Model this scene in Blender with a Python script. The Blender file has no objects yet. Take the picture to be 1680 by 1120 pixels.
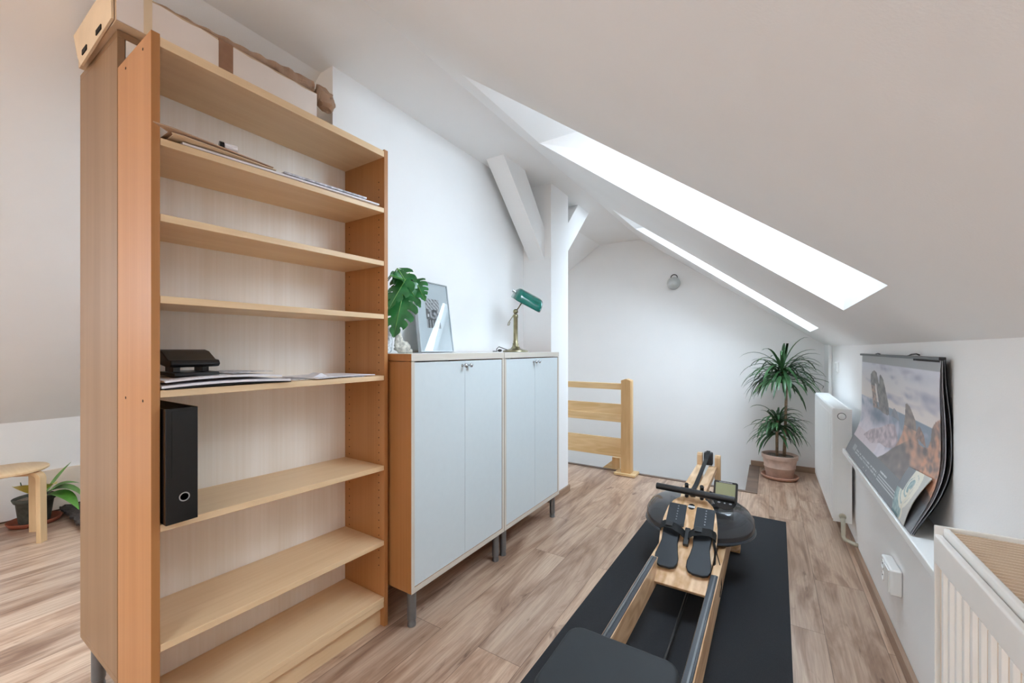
import bpy, bmesh, math, random
from math import sin, cos, tan, pi, radians, sqrt, atan2
from mathutils import Vector, Matrix, noise
random.seed(7)
SC = bpy.context.scene
COL = SC.collection

# ------------------------------------------------------------------ materials
def s2l(c):
    c = c / 255.0
    return c / 12.92 if c <= 0.04045 else ((c + 0.055) / 1.055) ** 2.4
def rgb(r, g, b): return (s2l(r), s2l(g), s2l(b), 1.0)

def new_mat(name):
    m = bpy.data.materials.new(name); m.use_nodes = True
    nt = m.node_tree; nt.nodes.clear()
    out = nt.nodes.new('ShaderNodeOutputMaterial')
    b = nt.nodes.new('ShaderNodeBsdfPrincipled')
    nt.links.new(b.outputs[0], out.inputs[0])
    return m, nt, b, out

def simple(name, col, rough=0.5, metal=0.0, var=0.06, scale=30, bump=0.0, bscale=200, coat=0.0, spec=0.5):
    m, nt, b, out = new_mat(name)
    tc = nt.nodes.new('ShaderNodeTexCoord')
    nz = nt.nodes.new('ShaderNodeTexNoise'); nz.inputs['Scale'].default_value = scale; nz.inputs['Detail'].default_value = 4
    nt.links.new(tc.outputs['Object'], nz.inputs['Vector'])
    r = nt.nodes.new('ShaderNodeValToRGB')
    r.color_ramp.elements[0].position = 0.3; r.color_ramp.elements[1].position = 0.7
    r.color_ramp.elements[0].color = [c * (1 - var) for c in col[:3]] + [1]
    r.color_ramp.elements[1].color = [min(1, c * (1 + var)) for c in col[:3]] + [1]
    nt.links.new(nz.outputs['Fac'], r.inputs['Fac']); nt.links.new(r.outputs['Color'], b.inputs['Base Color'])
    b.inputs['Roughness'].default_value = rough; b.inputs['Metallic'].default_value = metal
    b.inputs['Coat Weight'].default_value = coat; b.inputs['Specular IOR Level'].default_value = spec
    if bump > 0:
        n2 = nt.nodes.new('ShaderNodeTexNoise'); n2.inputs['Scale'].default_value = bscale; n2.inputs['Detail'].default_value = 3
        nt.links.new(tc.outputs['Object'], n2.inputs['Vector'])
        bp = nt.nodes.new('ShaderNodeBump'); bp.inputs['Strength'].default_value = bump; bp.inputs['Distance'].default_value = 0.002
        nt.links.new(n2.outputs['Fac'], bp.inputs['Height']); nt.links.new(bp.outputs['Normal'], b.inputs['Normal'])
    return m

def wood(name, c1, c2, axis='Z', rough=0.38, fine=90, long=2.5, contrast=(0.35, 0.7), rings=0.0, spec=0.4):
    m, nt, b, out = new_mat(name)
    tc = nt.nodes.new('ShaderNodeTexCoord'); mp = nt.nodes.new('ShaderNodeMapping')
    sc = {'X': (long, fine, fine), 'Y': (fine, long, fine), 'Z': (fine, fine, long)}[axis]
    mp.inputs['Scale'].default_value = sc
    nt.links.new(tc.outputs['Object'], mp.inputs['Vector'])
    nz = nt.nodes.new('ShaderNodeTexNoise'); nz.inputs['Scale'].default_value = 1; nz.inputs['Detail'].default_value = 5; nz.inputs['Roughness'].default_value = 0.6
    nt.links.new(mp.outputs[0], nz.inputs['Vector'])
    mp2 = nt.nodes.new('ShaderNodeMapping')
    mp2.inputs['Scale'].default_value = [v / 9.0 if v == fine else v / 2.0 for v in sc]
    nt.links.new(tc.outputs['Object'], mp2.inputs['Vector'])
    n2 = nt.nodes.new('ShaderNodeTexNoise'); n2.inputs['Scale'].default_value = 1; n2.inputs['Detail'].default_value = 2
    nt.links.new(mp2.outputs[0], n2.inputs['Vector'])
    ad = nt.nodes.new('ShaderNodeMath'); ad.operation = 'ADD'
    ml = nt.nodes.new('ShaderNodeMath'); ml.operation = 'MULTIPLY'; ml.inputs[1].default_value = 0.6
    nt.links.new(n2.outputs['Fac'], ml.inputs[0])
    ml2 = nt.nodes.new('ShaderNodeMath'); ml2.operation = 'MULTIPLY'; ml2.inputs[1].default_value = 0.4
    nt.links.new(nz.outputs['Fac'], ml2.inputs[0])
    nt.links.new(ml.outputs[0], ad.inputs[0]); nt.links.new(ml2.outputs[0], ad.inputs[1])
    last = ad
    if rings > 0:
        # growth-ring lines: bands of the coarse noise
        mr = nt.nodes.new('ShaderNodeMath'); mr.operation = 'MULTIPLY'; mr.inputs[1].default_value = 60
        nt.links.new(n2.outputs['Fac'], mr.inputs[0])
        sn = nt.nodes.new('ShaderNodeMath'); sn.operation = 'SINE'; nt.links.new(mr.outputs[0], sn.inputs[0])
        ms = nt.nodes.new('ShaderNodeMath'); ms.operation = 'MULTIPLY_ADD'; ms.inputs[1].default_value = rings
        nt.links.new(sn.outputs[0], ms.inputs[0]); nt.links.new(ad.outputs[0], ms.inputs[2]); last = ms
    r = nt.nodes.new('ShaderNodeValToRGB')
    r.color_ramp.elements[0].position, r.color_ramp.elements[1].position = contrast
    r.color_ramp.elements[0].color = c1; r.color_ramp.elements[1].color = c2
    nt.links.new(last.outputs[0], r.inputs['Fac']); nt.links.new(r.outputs['Color'], b.inputs['Base Color'])
    b.inputs['Roughness'].default_value = rough; b.inputs['Specular IOR Level'].default_value = spec
    return m

def vcol_mat(name, rough=0.4):
    m, nt, b, out = new_mat(name)
    a = nt.nodes.new('ShaderNodeVertexColor'); a.layer_name = 'print'
    nt.links.new(a.outputs['Color'], b.inputs['Base Color']); b.inputs['Roughness'].default_value = rough
    return m

def floor_mat():
    m, nt, b, out = new_mat('laminate_planks')
    N = nt.nodes.new; L = nt.links.new
    tc = N('ShaderNodeTexCoord'); sp = N('ShaderNodeSeparateXYZ'); cb = N('ShaderNodeCombineXYZ')
    L(tc.outputs['Object'], sp.inputs[0]); L(sp.outputs['Y'], cb.inputs['X']); L(sp.outputs['X'], cb.inputs['Y'])
    def brick(mortar):
        br = N('ShaderNodeTexBrick'); L(cb.outputs[0], br.inputs['Vector'])
        br.inputs['Scale'].default_value = 1.0; br.inputs['Brick Width'].default_value = 1.29
        br.inputs['Row Height'].default_value = 0.194; br.offset = 0.37; br.offset_frequency = 2
        br.inputs['Mortar Size'].default_value = mortar; br.inputs['Mortar Smooth'].default_value = 0.0; br.inputs['Bias'].default_value = 0.0
        return br
    br = brick(0.0)
    br.inputs['Color1'].default_value = (0, 0, 0, 1); br.inputs['Color2'].default_value = (1, 1, 1, 1)
    gr = brick(0.0011)
    gr.inputs['Color1'].default_value = (1, 1, 1, 1); gr.inputs['Color2'].default_value = (1, 1, 1, 1); gr.inputs['Mortar'].default_value = (0.42, 0.38, 0.36, 1)
    # per-plank shift of the grain
    sh = N('ShaderNodeVectorMath'); sh.operation = 'SCALE'; sh.inputs['Scale'].default_value = 37.0
    L(br.outputs['Color'], sh.inputs[0])
    ad = N('ShaderNodeVectorMath'); ad.operation = 'ADD'; L(cb.outputs[0], ad.inputs[0]); L(sh.outputs[0], ad.inputs[1])
    def nz(scale, det, rgh, dist=0.0):
        mp = N('ShaderNodeMapping'); mp.inputs['Scale'].default_value = scale; L(ad.outputs[0], mp.inputs['Vector'])
        n = N('ShaderNodeTexNoise'); n.inputs['Scale'].default_value = 1; n.inputs['Detail'].default_value = det
        n.inputs['Roughness'].default_value = rgh; n.inputs['Distortion'].default_value = dist
        L(mp.outputs[0], n.inputs['Vector']); return n
    a = nz((1.6, 10, 10), 4, 0.6, 1.2); f = nz((4, 110, 110), 5, 0.65, 0.2); k = nz((2.6, 9.5, 9.5), 3, 0.5, 2.0)
    r = N('ShaderNodeValToRGB'); e = r.color_ramp.elements
    e[0].position = 0.28; e[0].color = rgb(136, 105, 86)
    e[1].position = 0.72; e[1].color = rgb(205, 182, 160)
    x = e.new(0.42); x.color = rgb(168, 138, 116)
    x = e.new(0.55); x.color = rgb(194, 167, 145)
    L(a.outputs['Fac'], r.inputs['Fac'])
    r2 = N('ShaderNodeValToRGB'); r2.color_ramp.elements[0].position = 0.36; r2.color_ramp.elements[0].color = (0.80, 0.77, 0.75, 1)
    r2.color_ramp.elements[1].position = 0.6; r2.color_ramp.elements[1].color = (1.05, 1.05, 1.05, 1)
    L(f.outputs['Fac'], r2.inputs['Fac'])
    r3 = N('ShaderNodeValToRGB'); r3.color_ramp.elements[0].position = 0.25; r3.color_ramp.elements[0].color = (0.42, 0.34, 0.30, 1)
    r3.color_ramp.elements[1].position = 0.36; r3.color_ramp.elements[1].color = (1, 1, 1, 1)
    L(k.outputs['Fac'], r3.inputs['Fac'])
    r4 = N('ShaderNodeValToRGB'); r4.color_ramp.elements[0].color = (0.82, 0.80, 0.80, 1); r4.color_ramp.elements[1].color = (1.08, 1.06, 1.04, 1)
    L(br.outputs['Color'], r4.inputs['Fac'])
    cur = r.outputs['Color']
    for q in (r2, r3, r4, gr):
        mx = N('ShaderNodeMixRGB'); mx.blend_type = 'MULTIPLY'; mx.inputs[0].default_value = 1.0
        L(cur, mx.inputs[1]); L(q.outputs['Color'], mx.inputs[2]); cur = mx.outputs[0]
    L(cur, b.inputs['Base Color'])
    b.inputs['Roughness'].default_value = 0.33; b.inputs['Specular IOR Level'].default_value = 0.5
    bp = N('ShaderNodeBump'); bp.inputs['Strength'].default_value = 0.15; bp.inputs['Distance'].default_value = 0.001
    L(f.outputs['Fac'], bp.inputs['Height']); L(bp.outputs['Normal'], b.inputs['Normal'])
    return m

def glass_mat(name, tint=(1, 1, 1), gloss=0.08, rough=0.0, fres=0.05):
    m = bpy.data.materials.new(name); m.use_nodes = True; nt = m.node_tree; nt.nodes.clear()
    out = nt.nodes.new('ShaderNodeOutputMaterial'); t = nt.nodes.new('ShaderNodeBsdfTransparent'); g = nt.nodes.new('ShaderNodeBsdfGlossy')
    t.inputs[0].default_value = (*tint, 1); g.inputs['Roughness'].default_value = rough
    lw = nt.nodes.new('ShaderNodeLayerWeight'); lw.inputs['Blend'].default_value = 0.5
    pw = nt.nodes.new('ShaderNodeMath'); pw.operation = 'POWER'; pw.inputs[1].default_value = 5.0
    nt.links.new(lw.outputs['Facing'], pw.inputs[0])
    fr = nt.nodes.new('ShaderNodeMath'); fr.operation = 'MULTIPLY_ADD'; fr.inputs[1].default_value = 0.92; fr.inputs[2].default_value = fres
    nt.links.new(pw.outputs[0], fr.inputs[0])
    mx = nt.nodes.new('ShaderNodeMixShader')
    nt.links.new(fr.outputs[0], mx.inputs[0]); nt.links.new(t.outputs[0], mx.inputs[1]); nt.links.new(g.outputs[0], mx.inputs[2])
    nt.links.new(mx.outputs[0], out.inputs[0])
    return m

M = {}
M['wall'] = simple('wall_paint', rgb(244, 243, 242), 0.9, var=0.012, scale=3, bump=0.12, bscale=260, spec=0.2)
M['floor'] = floor_mat()
M['base'] = wood('baseboard_wood', rgb(140, 112, 92), rgb(180, 152, 130), 'Y', 0.4)
M['baseX'] = wood('baseboard_wood_x', rgb(140, 112, 92), rgb(180, 152, 130), 'X', 0.4)
M['trimwood'] = wood('edge_trim_wood', rgb(92, 72, 60), rgb(130, 106, 90), 'X', 0.45)
M['side'] = wood('beech_side', rgb(172, 116, 66), rgb(190, 134, 84), 'Z', 0.38, fine=120, long=1.2)
M['side2'] = wood('beech_side_dull', rgb(134, 102, 72), rgb(152, 119, 88), 'Z', 0.42, fine=140, long=1.5)
M['shelf'] = wood('beech_shelf', rgb(224, 190, 146), rgb(240, 212, 174), 'Y', 0.4, fine=70, long=2)
M['back'] = wood('birch_back', rgb(240, 232, 220), rgb(254, 250, 244), 'Z', 0.5, fine=90, long=1.6)
M['edgeband'] = wood('maple_edge', rgb(206, 196, 182), rgb(220, 212, 200), 'Z', 0.4, fine=80, long=2)
M['edgebandY'] = wood('maple_edge_y', rgb(206, 196, 182), rgb(220, 212, 200), 'Y', 0.4, fine=80, long=2)
M['white_door'] = simple('white_laminate', rgb(212, 220, 222), 0.38, var=0.01, spec=0.4)
M['grey_metal'] = simple('grey_metal', rgb(128, 130, 133), 0.35, 0.7)
M['chrome'] = simple('chrome', rgb(200, 203, 206), 0.15, 1.0, var=0.02)
M['black'] = simple('black_plastic', rgb(22, 23, 25), 0.35, var=0.1)
M['black_gloss'] = simple('black_gloss', rgb(14, 14, 16), 0.16, var=0.1)
M['black_fabric'] = simple('black_webbing', rgb(20, 21, 23), 0.8, bump=0.4, bscale=900)
M['black_paint'] = simple('dark_opening', rgb(24, 18, 14), 0.9)
M['mat'] = simple('mat_rubber', rgb(44, 45, 48), 0.85, var=0.15, scale=400, bump=0.5, bscale=700, spec=0.25)
M['seat'] = simple('seat_foam', rgb(27, 33, 38), 0.55, var=0.05, bump=0.25, bscale=900)
M['pad'] = simple('foot_pad_plastic', rgb(29, 35, 42), 0.5, var=0.05, bump=0.2, bscale=900)
M['track'] = simple('rail_track', rgb(52, 58, 66), 0.32, var=0.04, spec=0.6)
M['ash'] = wood('ash_wood', rgb(204, 160, 114), rgb(246, 214, 176), 'Y', 0.35, fine=60, long=3.2, rings=0.10)
M['ashZ'] = wood('ash_wood_z', rgb(204, 160, 114), rgb(242, 208, 166), 'Z', 0.35, fine=60, long=3, rings=0.05)
M['pine'] = wood('rail_wood', rgb(214, 176, 122), rgb(236, 205, 158), 'X', 0.42, fine=60, long=2.5, rings=0.05)
M['pineZ'] = wood('rail_wood_z', rgb(206, 164, 112), rgb(226, 190, 140), 'Z', 0.42, fine=60, long=2.5, rings=0.03)
M['stool'] = wood('birch_stool', rgb(214, 180, 136), rgb(232, 204, 166), 'X', 0.4, fine=60, long=3)
M['stoolZ'] = wood('birch_stool_z', rgb(206, 168, 122), rgb(226, 194, 152), 'Z', 0.4, fine=60, long=3)
M['terra'] = simple('terracotta_faded', rgb(200, 172, 156), 0.9, var=0.14, scale=18, bump=0.5, bscale=120)
M['terra2'] = simple('terracotta', rgb(174, 130, 110), 0.85, var=0.12, scale=20, bump=0.3)
M['terra3'] = simple('terracotta_red', rgb(140, 72, 48), 0.8, var=0.12, scale=20)
M['potgrey'] = simple('grey_green_pot', rgb(78, 80, 72), 0.8, var=0.3, scale=30, bump=0.8, bscale=80)
M['soil'] = simple('soil', rgb(120, 108, 96), 0.95, var=0.6, scale=120, bump=1.0, bscale=160)
M['leaf'] = simple('palm_leaf', rgb(50, 86, 48), 0.4, var=0.3, scale=9)
M['leaf_m'] = simple('monstera_leaf', rgb(42, 112, 56), 0.28, var=0.4, scale=14, coat=0.3)
M['leaf_y'] = simple('yellow_leaf', rgb(206, 190, 72), 0.4, var=0.15, scale=20)
M['leaf_g'] = simple('bright_leaf', rgb(104, 160, 66), 0.35, var=0.3, scale=20)
M['stem'] = simple('stem_bark', rgb(134, 112, 90), 0.8, var=0.25, scale=60)
M['petiole'] = simple('petiole', rgb(58, 84, 48), 0.5)
M['rad'] = simple('radiator_enamel', rgb(236, 236, 234), 0.3, var=0.005, spec=0.5)
M['rad_old'] = simple('radiator_ivory', rgb(240, 239, 236), 0.35, var=0.01)
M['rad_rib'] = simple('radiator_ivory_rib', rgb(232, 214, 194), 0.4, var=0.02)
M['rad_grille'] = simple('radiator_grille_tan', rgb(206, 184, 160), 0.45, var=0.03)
M['white_plastic'] = simple('white_plastic', rgb(238, 238, 236), 0.3, var=0.005)
M['pipe'] = simple('painted_pipe', rgb(190, 184, 166), 0.45, var=0.08)
M['steel'] = simple('brushed_steel', rgb(196, 199, 198), 0.3, 0.25, var=0.05, scale=60)
M['brass'] = simple('aged_brass', rgb(150, 142, 112), 0.28, 0.9, var=0.25, scale=25)
M['alu'] = simple('silver_frame', rgb(190, 194, 196), 0.35, 0.8, var=0.03)
M['card'] = simple('cardboard', rgb(200, 172, 142), 0.85, var=0.08, scale=12)
M['cardlight'] = simple('cardboard_light', rgb(222, 198, 166), 0.8, var=0.05, scale=10)
M['cardwhite'] = simple('printed_cardboard', rgb(232, 220, 212), 0.6, var=0.03, scale=8)
M['tape'] = simple('brown_tape', rgb(150, 110, 84), 0.25, var=0.1, scale=30)
M['kraft'] = simple('kraft_paper', rgb(168, 138, 116), 0.8, var=0.12, scale=14, bump=1.0, bscale=30)
M['paper'] = simple('paper', rgb(236, 234, 238), 0.7, var=0.01)
M['paper_grey'] = simple('paper_grey', rgb(176, 178, 184), 0.6, var=0.05)
M['paper_print'] = simple('paper_printed', rgb(206, 206, 212), 0.6, var=0.5, scale=60)
M['paper_tan'] = simple('paper_tan', rgb(196, 166, 140), 0.7, var=0.05)
M['coral'] = simple('coral_stone', rgb(205, 198, 186), 0.9, var=0.35, scale=60, bump=1.0, bscale=90)
M['vase'] = simple('glass_vase_patterned', rgb(200, 204, 206), 0.25, var=0.5, scale=70)
M['rug'] = simple('shaggy_rug', rgb(66, 58, 54), 0.95, var=0.5, scale=160, bump=1.0, bscale=300)
M['lcd'] = simple('lcd', rgb(150, 152, 116), 0.2, var=0.02)
M['print'] = vcol_mat('calendar_print', 0.38)
M['print_mat'] = vcol_mat('photo_print', 0.5)
M['matboard'] = simple('mat_board', rgb(182, 192, 196), 0.8, var=0.01)
M['cream'] = simple('cream_matte', rgb(242, 226, 208), 0.8, var=0.01)
M['pane'] = glass_mat('window_glass', (0.97, 0.985, 0.99))
M['picglass'] = glass_mat('picture_glass', (1, 1, 1), fres=0.06)
M['tank'] = None
# smoky polycarbonate for the water tank
m, nt, b, out = new_mat('smoky_polycarbonate')
b.inputs['Base Color'].default_value = (0.10, 0.102, 0.108, 1); b.inputs['Roughness'].default_value = 0.06
tr = nt.nodes.new('ShaderNodeBsdfTransparent'); tr.inputs[0].default_value = (0.62, 0.62, 0.64, 1)
mx = nt.nodes.new('ShaderNodeMixShader'); lw = nt.nodes.new('ShaderNodeLayerWeight'); lw.inputs['Blend'].default_value = 0.35
mr = nt.nodes.new('ShaderNodeMapRange'); mr.inputs['To Min'].default_value = 0.42; mr.inputs['To Max'].default_value = 0.85
nt.links.new(lw.outputs['Facing'], mr.inputs['Value']); nt.links.new(mr.outputs[0], mx.inputs[0])
nt.links.new(tr.outputs[0], mx.inputs[1]); nt.links.new(b.outputs[0], mx.inputs[2]); nt.links.new(mx.outputs[0], out.inputs[0])
M['tank'] = m
m, nt, b, out = new_mat('water')
b.inputs['Base Color'].default_value = (0.10, 0.11, 0.12, 1); b.inputs['Roughness'].default_value = 0.05
M['water'] = m
m, nt, b, out = new_mat('green_glass_shade')
tc = nt.nodes.new('ShaderNodeTexCoord'); nz = nt.nodes.new('ShaderNodeTexNoise'); nz.inputs['Scale'].default_value = 12
nt.links.new(tc.outputs['Object'], nz.inputs['Vector'])
r = nt.nodes.new('ShaderNodeValToRGB'); r.color_ramp.elements[0].color = rgb(0, 84, 74); r.color_ramp.elements[1].color = rgb(20, 122, 106)
nt.links.new(nz.outputs['Fac'], r.inputs['Fac']); nt.links.new(r.outputs['Color'], b.inputs['Base Color'])
b.inputs['Roughness'].default_value = 0.08; b.inputs['Coat Weight'].default_value = 0.5
M['green_glass'] = m
m, nt, b, out = new_mat('fill_lamp_glow')
b.inputs['Base Color'].default_value = (1, .95, .9, 1); b.inputs['Emission Color'].default_value = (1.0, 0.72, 0.48, 1); b.inputs['Emission Strength'].default_value = 12
M['glow'] = m  # glowing shade of the added, unseen ceiling lamp

# ------------------------------------------------------------------ mesh builder
class MB:
    def __init__(s): s.bm = bmesh.new()
    def quad(s, pts):
        vs = [s.bm.verts.new(p) for p in pts]
        return s.bm.faces.new(vs)
    def box(s, x0, x1, y0, y1, z0, z1, mt=None):
        P = [Vector((x, y, z)) for x in (x0, x1) for y in (y0, y1) for z in (z0, z1)]
        if mt: P = [mt @ p for p in P]
        v = [s.bm.verts.new(p) for p in P]
        for f in ((0, 1, 3, 2), (4, 6, 7, 5), (0, 4, 5, 1), (2, 3, 7, 6), (0, 2, 6, 4), (1, 5, 7, 3)):
            s.bm.faces.new([v[i] for i in f])
        return s
    def prism(s, poly, d0, d1, plane='XY', mt=None):
        """extrude 2-D polygon between d0 and d1 along the plane's normal; plane XY->z, XZ->y, YZ->x"""
        def P(a, b, d):
            p = {'XY': (a, b, d), 'XZ': (a, d, b), 'YZ': (d, a, b)}[plane]
            p = Vector(p); return mt @ p if mt else p
        A = [s.bm.verts.new(P(a, b, d0)) for a, b in poly]; B = [s.bm.verts.new(P(a, b, d1)) for a, b in poly]
        s.bm.faces.new(A[::-1]); s.bm.faces.new(B)
        n = len(poly)
        for i in range(n): s.bm.faces.new([A[i], A[(i + 1) % n], B[(i + 1) % n], B[i]])
        return s
    def tube(s, pts, r, n=10, caps=True, rr=None, flat=None):
        pts = [Vector(p) for p in pts]; rings = []
        up = Vector((0, 0, 1)); prev = None
        for i, p in enumerate(pts):
            t = (pts[min(i + 1, len(pts) - 1)] - pts[max(i - 1, 0)]).normalized()
            if prev is None:
                a = t.cross(up) if abs(t.z) < 0.95 else t.cross(Vector((1, 0, 0)))
                a.normalize()
            else:
                a = prev - t * prev.dot(t); a.normalize()
            prev = a; b2 = t.cross(a)
            R = rr[i] if rr else r
            fl = flat if flat else 1.0
            rings.append([s.bm.verts.new(p + a * R * cos(2 * pi * k / n) + b2 * R * fl * sin(2 * pi * k / n)) for k in range(n)])
        for i in range(len(rings) - 1):
            for k in range(n):
                s.bm.faces.new([rings[i][k], rings[i][(k + 1) % n], rings[i + 1][(k + 1) % n], rings[i + 1][k]])
        if caps:
            s.bm.faces.new(rings[0][::-1]); s.bm.faces.new(rings[-1])
        return s
    def strip(s, pts, width_dir, w, th, nrm):
        """flat band following pts"""
        pts = [Vector(p) for p in pts]; rings = []
        for i, p in enumerate(pts):
            wd = Vector(width_dir).normalized() if not isinstance(width_dir, list) else Vector(width_dir[i]).normalized()
            t = (pts[min(i + 1, len(pts) - 1)] - pts[max(i - 1, 0)]).normalized()
            n_ = t.cross(wd).normalized()
            rings.append([s.bm.verts.new(p + wd * a * w / 2 + n_ * b * th / 2) for a, b in ((-1, -1), (1, -1), (1, 1), (-1, 1))])
        for i in range(len(rings) - 1):
            for k in range(4):
                s.bm.faces.new([rings[i][k], rings[i][(k + 1) % 4], rings[i + 1][(k + 1) % 4], rings[i + 1][k]])
        s.bm.faces.new(rings[0][::-1]); s.bm.faces.new(rings[-1])
        return s
    def lathe(s, prof, c=(0, 0, 0), n=32, mt=None, axis='Z'):
        rings = []
        for r, z in prof:
            ring = []
            for k in range(n):
                a = 2 * pi * k / n
                p = Vector((r * cos(a), r * sin(a), z))
                if axis == 'X': p = Vector((p.z, p.x, p.y))
                if axis == 'Y': p = Vector((p.x, p.z, p.y))
                if mt: p = mt @ p
                ring.append(s.bm.verts.new(p + Vector(c)))
            rings.append(ring)
        for i in range(len(rings) - 1):
            for k in range(n):
                s.bm.faces.new([rings[i][k], rings[i][(k + 1) % n], rings[i + 1][(k + 1) % n], rings[i + 1][k]])
        if prof[0][0] > 1e-5: s.bm.faces.new(rings[0][::-1])
        if prof[-1][0] > 1e-5: s.bm.faces.new(rings[-1])
        bmesh.ops.remove_doubles(s.bm, verts=s.bm.verts, dist=1e-6)
        return s
    def sphere(s, c, r, sx=1, sy=1, sz=1, seg=14):
        mt = Matrix.Translation(c) @ Matrix.Diagonal((r * sx, r * sy, r * sz, 1))
        bmesh.ops.create_uvsphere(s.bm, u_segments=seg, v_segments=max(6, seg // 2 + 1), radius=1, matrix=mt); return s

def world_origin(o):
    v = Vector((0, 0, 0))
    while o: v += Vector(o.location); o = o.parent
    return v

def build(name, mb, mat, parent=None, bevel=0.0, smooth=False, seg=2, label=None, cat=None, group=None, kind=None, loc=None, recalc=True, autos=None):
    """vertices are given in world coordinates; the object's origin goes to loc (or its parent's origin)"""
    me = bpy.data.meshes.new(name)
    org = Vector(loc) if loc is not None else (world_origin(parent) if parent else Vector((0, 0, 0)))
    if org.length > 0: bmesh.ops.translate(mb.bm, verts=mb.bm.verts, vec=-org)
    if recalc: bmesh.ops.recalc_face_normals(mb.bm, faces=mb.bm.faces)
    mb.bm.to_mesh(me); mb.bm.free()
    o = bpy.data.objects.new(name, me); COL.objects.link(o)
    if parent:
        o.parent = parent
        if loc is not None: o.location = org - world_origin(parent)
    else: o.location = org
    if isinstance(mat, (list, tuple)):
        for q in mat: me.materials.append(q)
    else: me.materials.append(mat)
    if smooth or autos:
        for p in me.polygons: p.use_smooth = True
    if bevel > 0:
        bv = o.modifiers.new('bevel', 'BEVEL'); bv.width = bevel; bv.segments = seg; bv.limit_method = 'ANGLE'; bv.angle_limit = radians(40)
        if not smooth:
            for p in me.polygons: p.use_smooth = True
        bv.harden_normals = True
    if autos:
        es = o.modifiers.new('edge_split', 'EDGE_SPLIT'); es.split_angle = radians(autos)
    tag(o, label, cat, group, kind)
    return o

def tag(o, label=None, cat=None, group=None, kind=None):
    if label: o['label'] = label
    if cat: o['category'] = cat
    if group: o['group'] = group
    if kind: o['kind'] = kind

def thing(name, label, cat, loc, group=None, rz=0.0):
    o = bpy.data.objects.new(name, None); COL.objects.link(o); o.location = loc; o.rotation_euler = (0, 0, rz)
    o.empty_display_size = 0.05
    tag(o, label, cat, group); return o

def copy_tree(o, parent=None):
    c = o.copy(); COL.objects.link(c); c.parent = parent
    for ch in list(o.children): copy_tree(ch, c)
    return c

def struct(name, mb, mat, **k):
    return build(name, mb, mat, kind='structure', **k)

# ------------------------------------------------------------------ camera
H = 1.17; TH = radians(32.2); FPX = 670.0
cam = bpy.data.cameras.new('camera'); co = bpy.data.objects.new('camera', cam); COL.objects.link(co)
co.location = (0, 0, H); co.rotation_euler = (radians(90), 0, TH)
cam.sensor_width = 36; cam.lens = FPX / 1680 * 36; cam.shift_y = 13 / 1680; cam.clip_start = 0.02
SC.camera = co

def ray(px, py):
    r = (px - 840) / FPX; u = (573 - py) / FPX
    return Vector((-sin(TH) + r * cos(TH), cos(TH) + r * sin(TH), u))
def pY(y, px, py):
    d = ray(px, py); return Vector((0, 0, H)) + d * (y / d.y)
def pX(x, px, py):
    d = ray(px, py); return Vector((0, 0, H)) + d * (x / d.x)

# ------------------------------------------------------------------ room shell
XR, XL = 0.46, -4.38          # knee wall (upper part) on the right, knee wall on the left
YF, YB = 4.777, -2.4          # far gable, back gable
ZC = 2.44
XC0, XC1 = -1.745, -1.253     # flat strip of the ceiling
SR = 0.7265; SL = 0.672
zr = lambda x: ZC - SR * (x - XC1)
zl = lambda x: ZC - SL * (XC0 - x)
YS = 3.88; XS = -0.156        # stairwell opening

b = MB()
b.box(XL - .3, XR + .3, YB - .2, YS, -0.22, 0)
b.box(XS, XR + .3, YS, YF + .2, -0.22, 0)
struct('floor', b, M['floor'])
b = MB(); b.box(XL - .3, XS, YS, YF, -2.75, -2.7); struct('floor_lower', b, M['floor'])

# far gable wall, down into the stairwell
poly = [(XL - .2, -2.75), (XR + .2, -2.75), (XR + .2, zr(XR + .2)), (XC1, ZC), (XC0, ZC), (XL - .2, zl(XL - .2))]
b = MB(); b.prism(poly, YF, YF + .25, 'XZ'); struct('wall_far', b, M['wall'])
b = MB(); b.prism([(XL - .2, -.2), (XR + .2, -.2), (XR + .2, zr(XR + .2)), (XC1, ZC), (XC0, ZC), (XL - .2, zl(XL - .2))], YB - .25, YB, 'XZ')
wb = struct('wall_back', b, M['wall'])
GW = (-2.5, -2.0, 1.0, 1.5)      # unseen window added in the back gable for fill light: x0, x1, z0, z1
b = MB(); b.box(XL - .3, XS + .15, YS - .12, YS - .001, -2.75, -0.22); struct('wall_stairwell', b, M['wall'])
b = MB(); b.box(XS + .001, XS + .15, YS - .12, YF, -2.75, -0.22); struct('wall_stairwell_side', b, M['wall'])
b = MB(); b.box(GW[0], GW[1], YB - .3, YB + .05, GW[2], GW[3])
cut = build('window_cutter', b, M['wall']); bo = wb.modifiers.new('opening', 'BOOLEAN'); bo.object = cut; bo.operation = 'DIFFERENCE'; bo.solver = 'EXACT'
dg = bpy.context.evaluated_depsgraph_get(); me_new = bpy.data.meshes.new_from_object(wb.evaluated_get(dg)); wb.modifiers.clear(); wb.data = me_new
bpy.data.objects.remove(cut)
gw = thing('window_9', None, None, ((GW[0] + GW[1]) / 2, YB - .15, 1.3)); gw['kind'] = 'structure'
b = MB(); xm = (GW[0] + GW[1]) / 2
for x in (GW[0], xm - .03, GW[1] - .06): b.box(x, x + .06, YB - .19, YB - .13, GW[2], GW[3])
for z in (GW[2], GW[3] - .06): b.box(GW[0] + .06, GW[1] - .06, YB - .19, YB - .13, z, z + .06)
build('window_frame', b, M['white_plastic'], gw)
b = MB(); b.quad([(GW[0] + .06, YB - .16, GW[2] + .06), (GW[1] - .06, YB - .16, GW[2] + .06), (GW[1] - .06, YB - .16, GW[3] - .06), (GW[0] + .06, YB - .16, GW[3] - .06)]); build('pane', b, M['pane'], gw)
# left knee wall
b = MB(); b.box(XL - .25, XL, YB - .2, YF + .1, -2.75, zl(XL) + .02); struct('wall_left', b, M['wall'])
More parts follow.
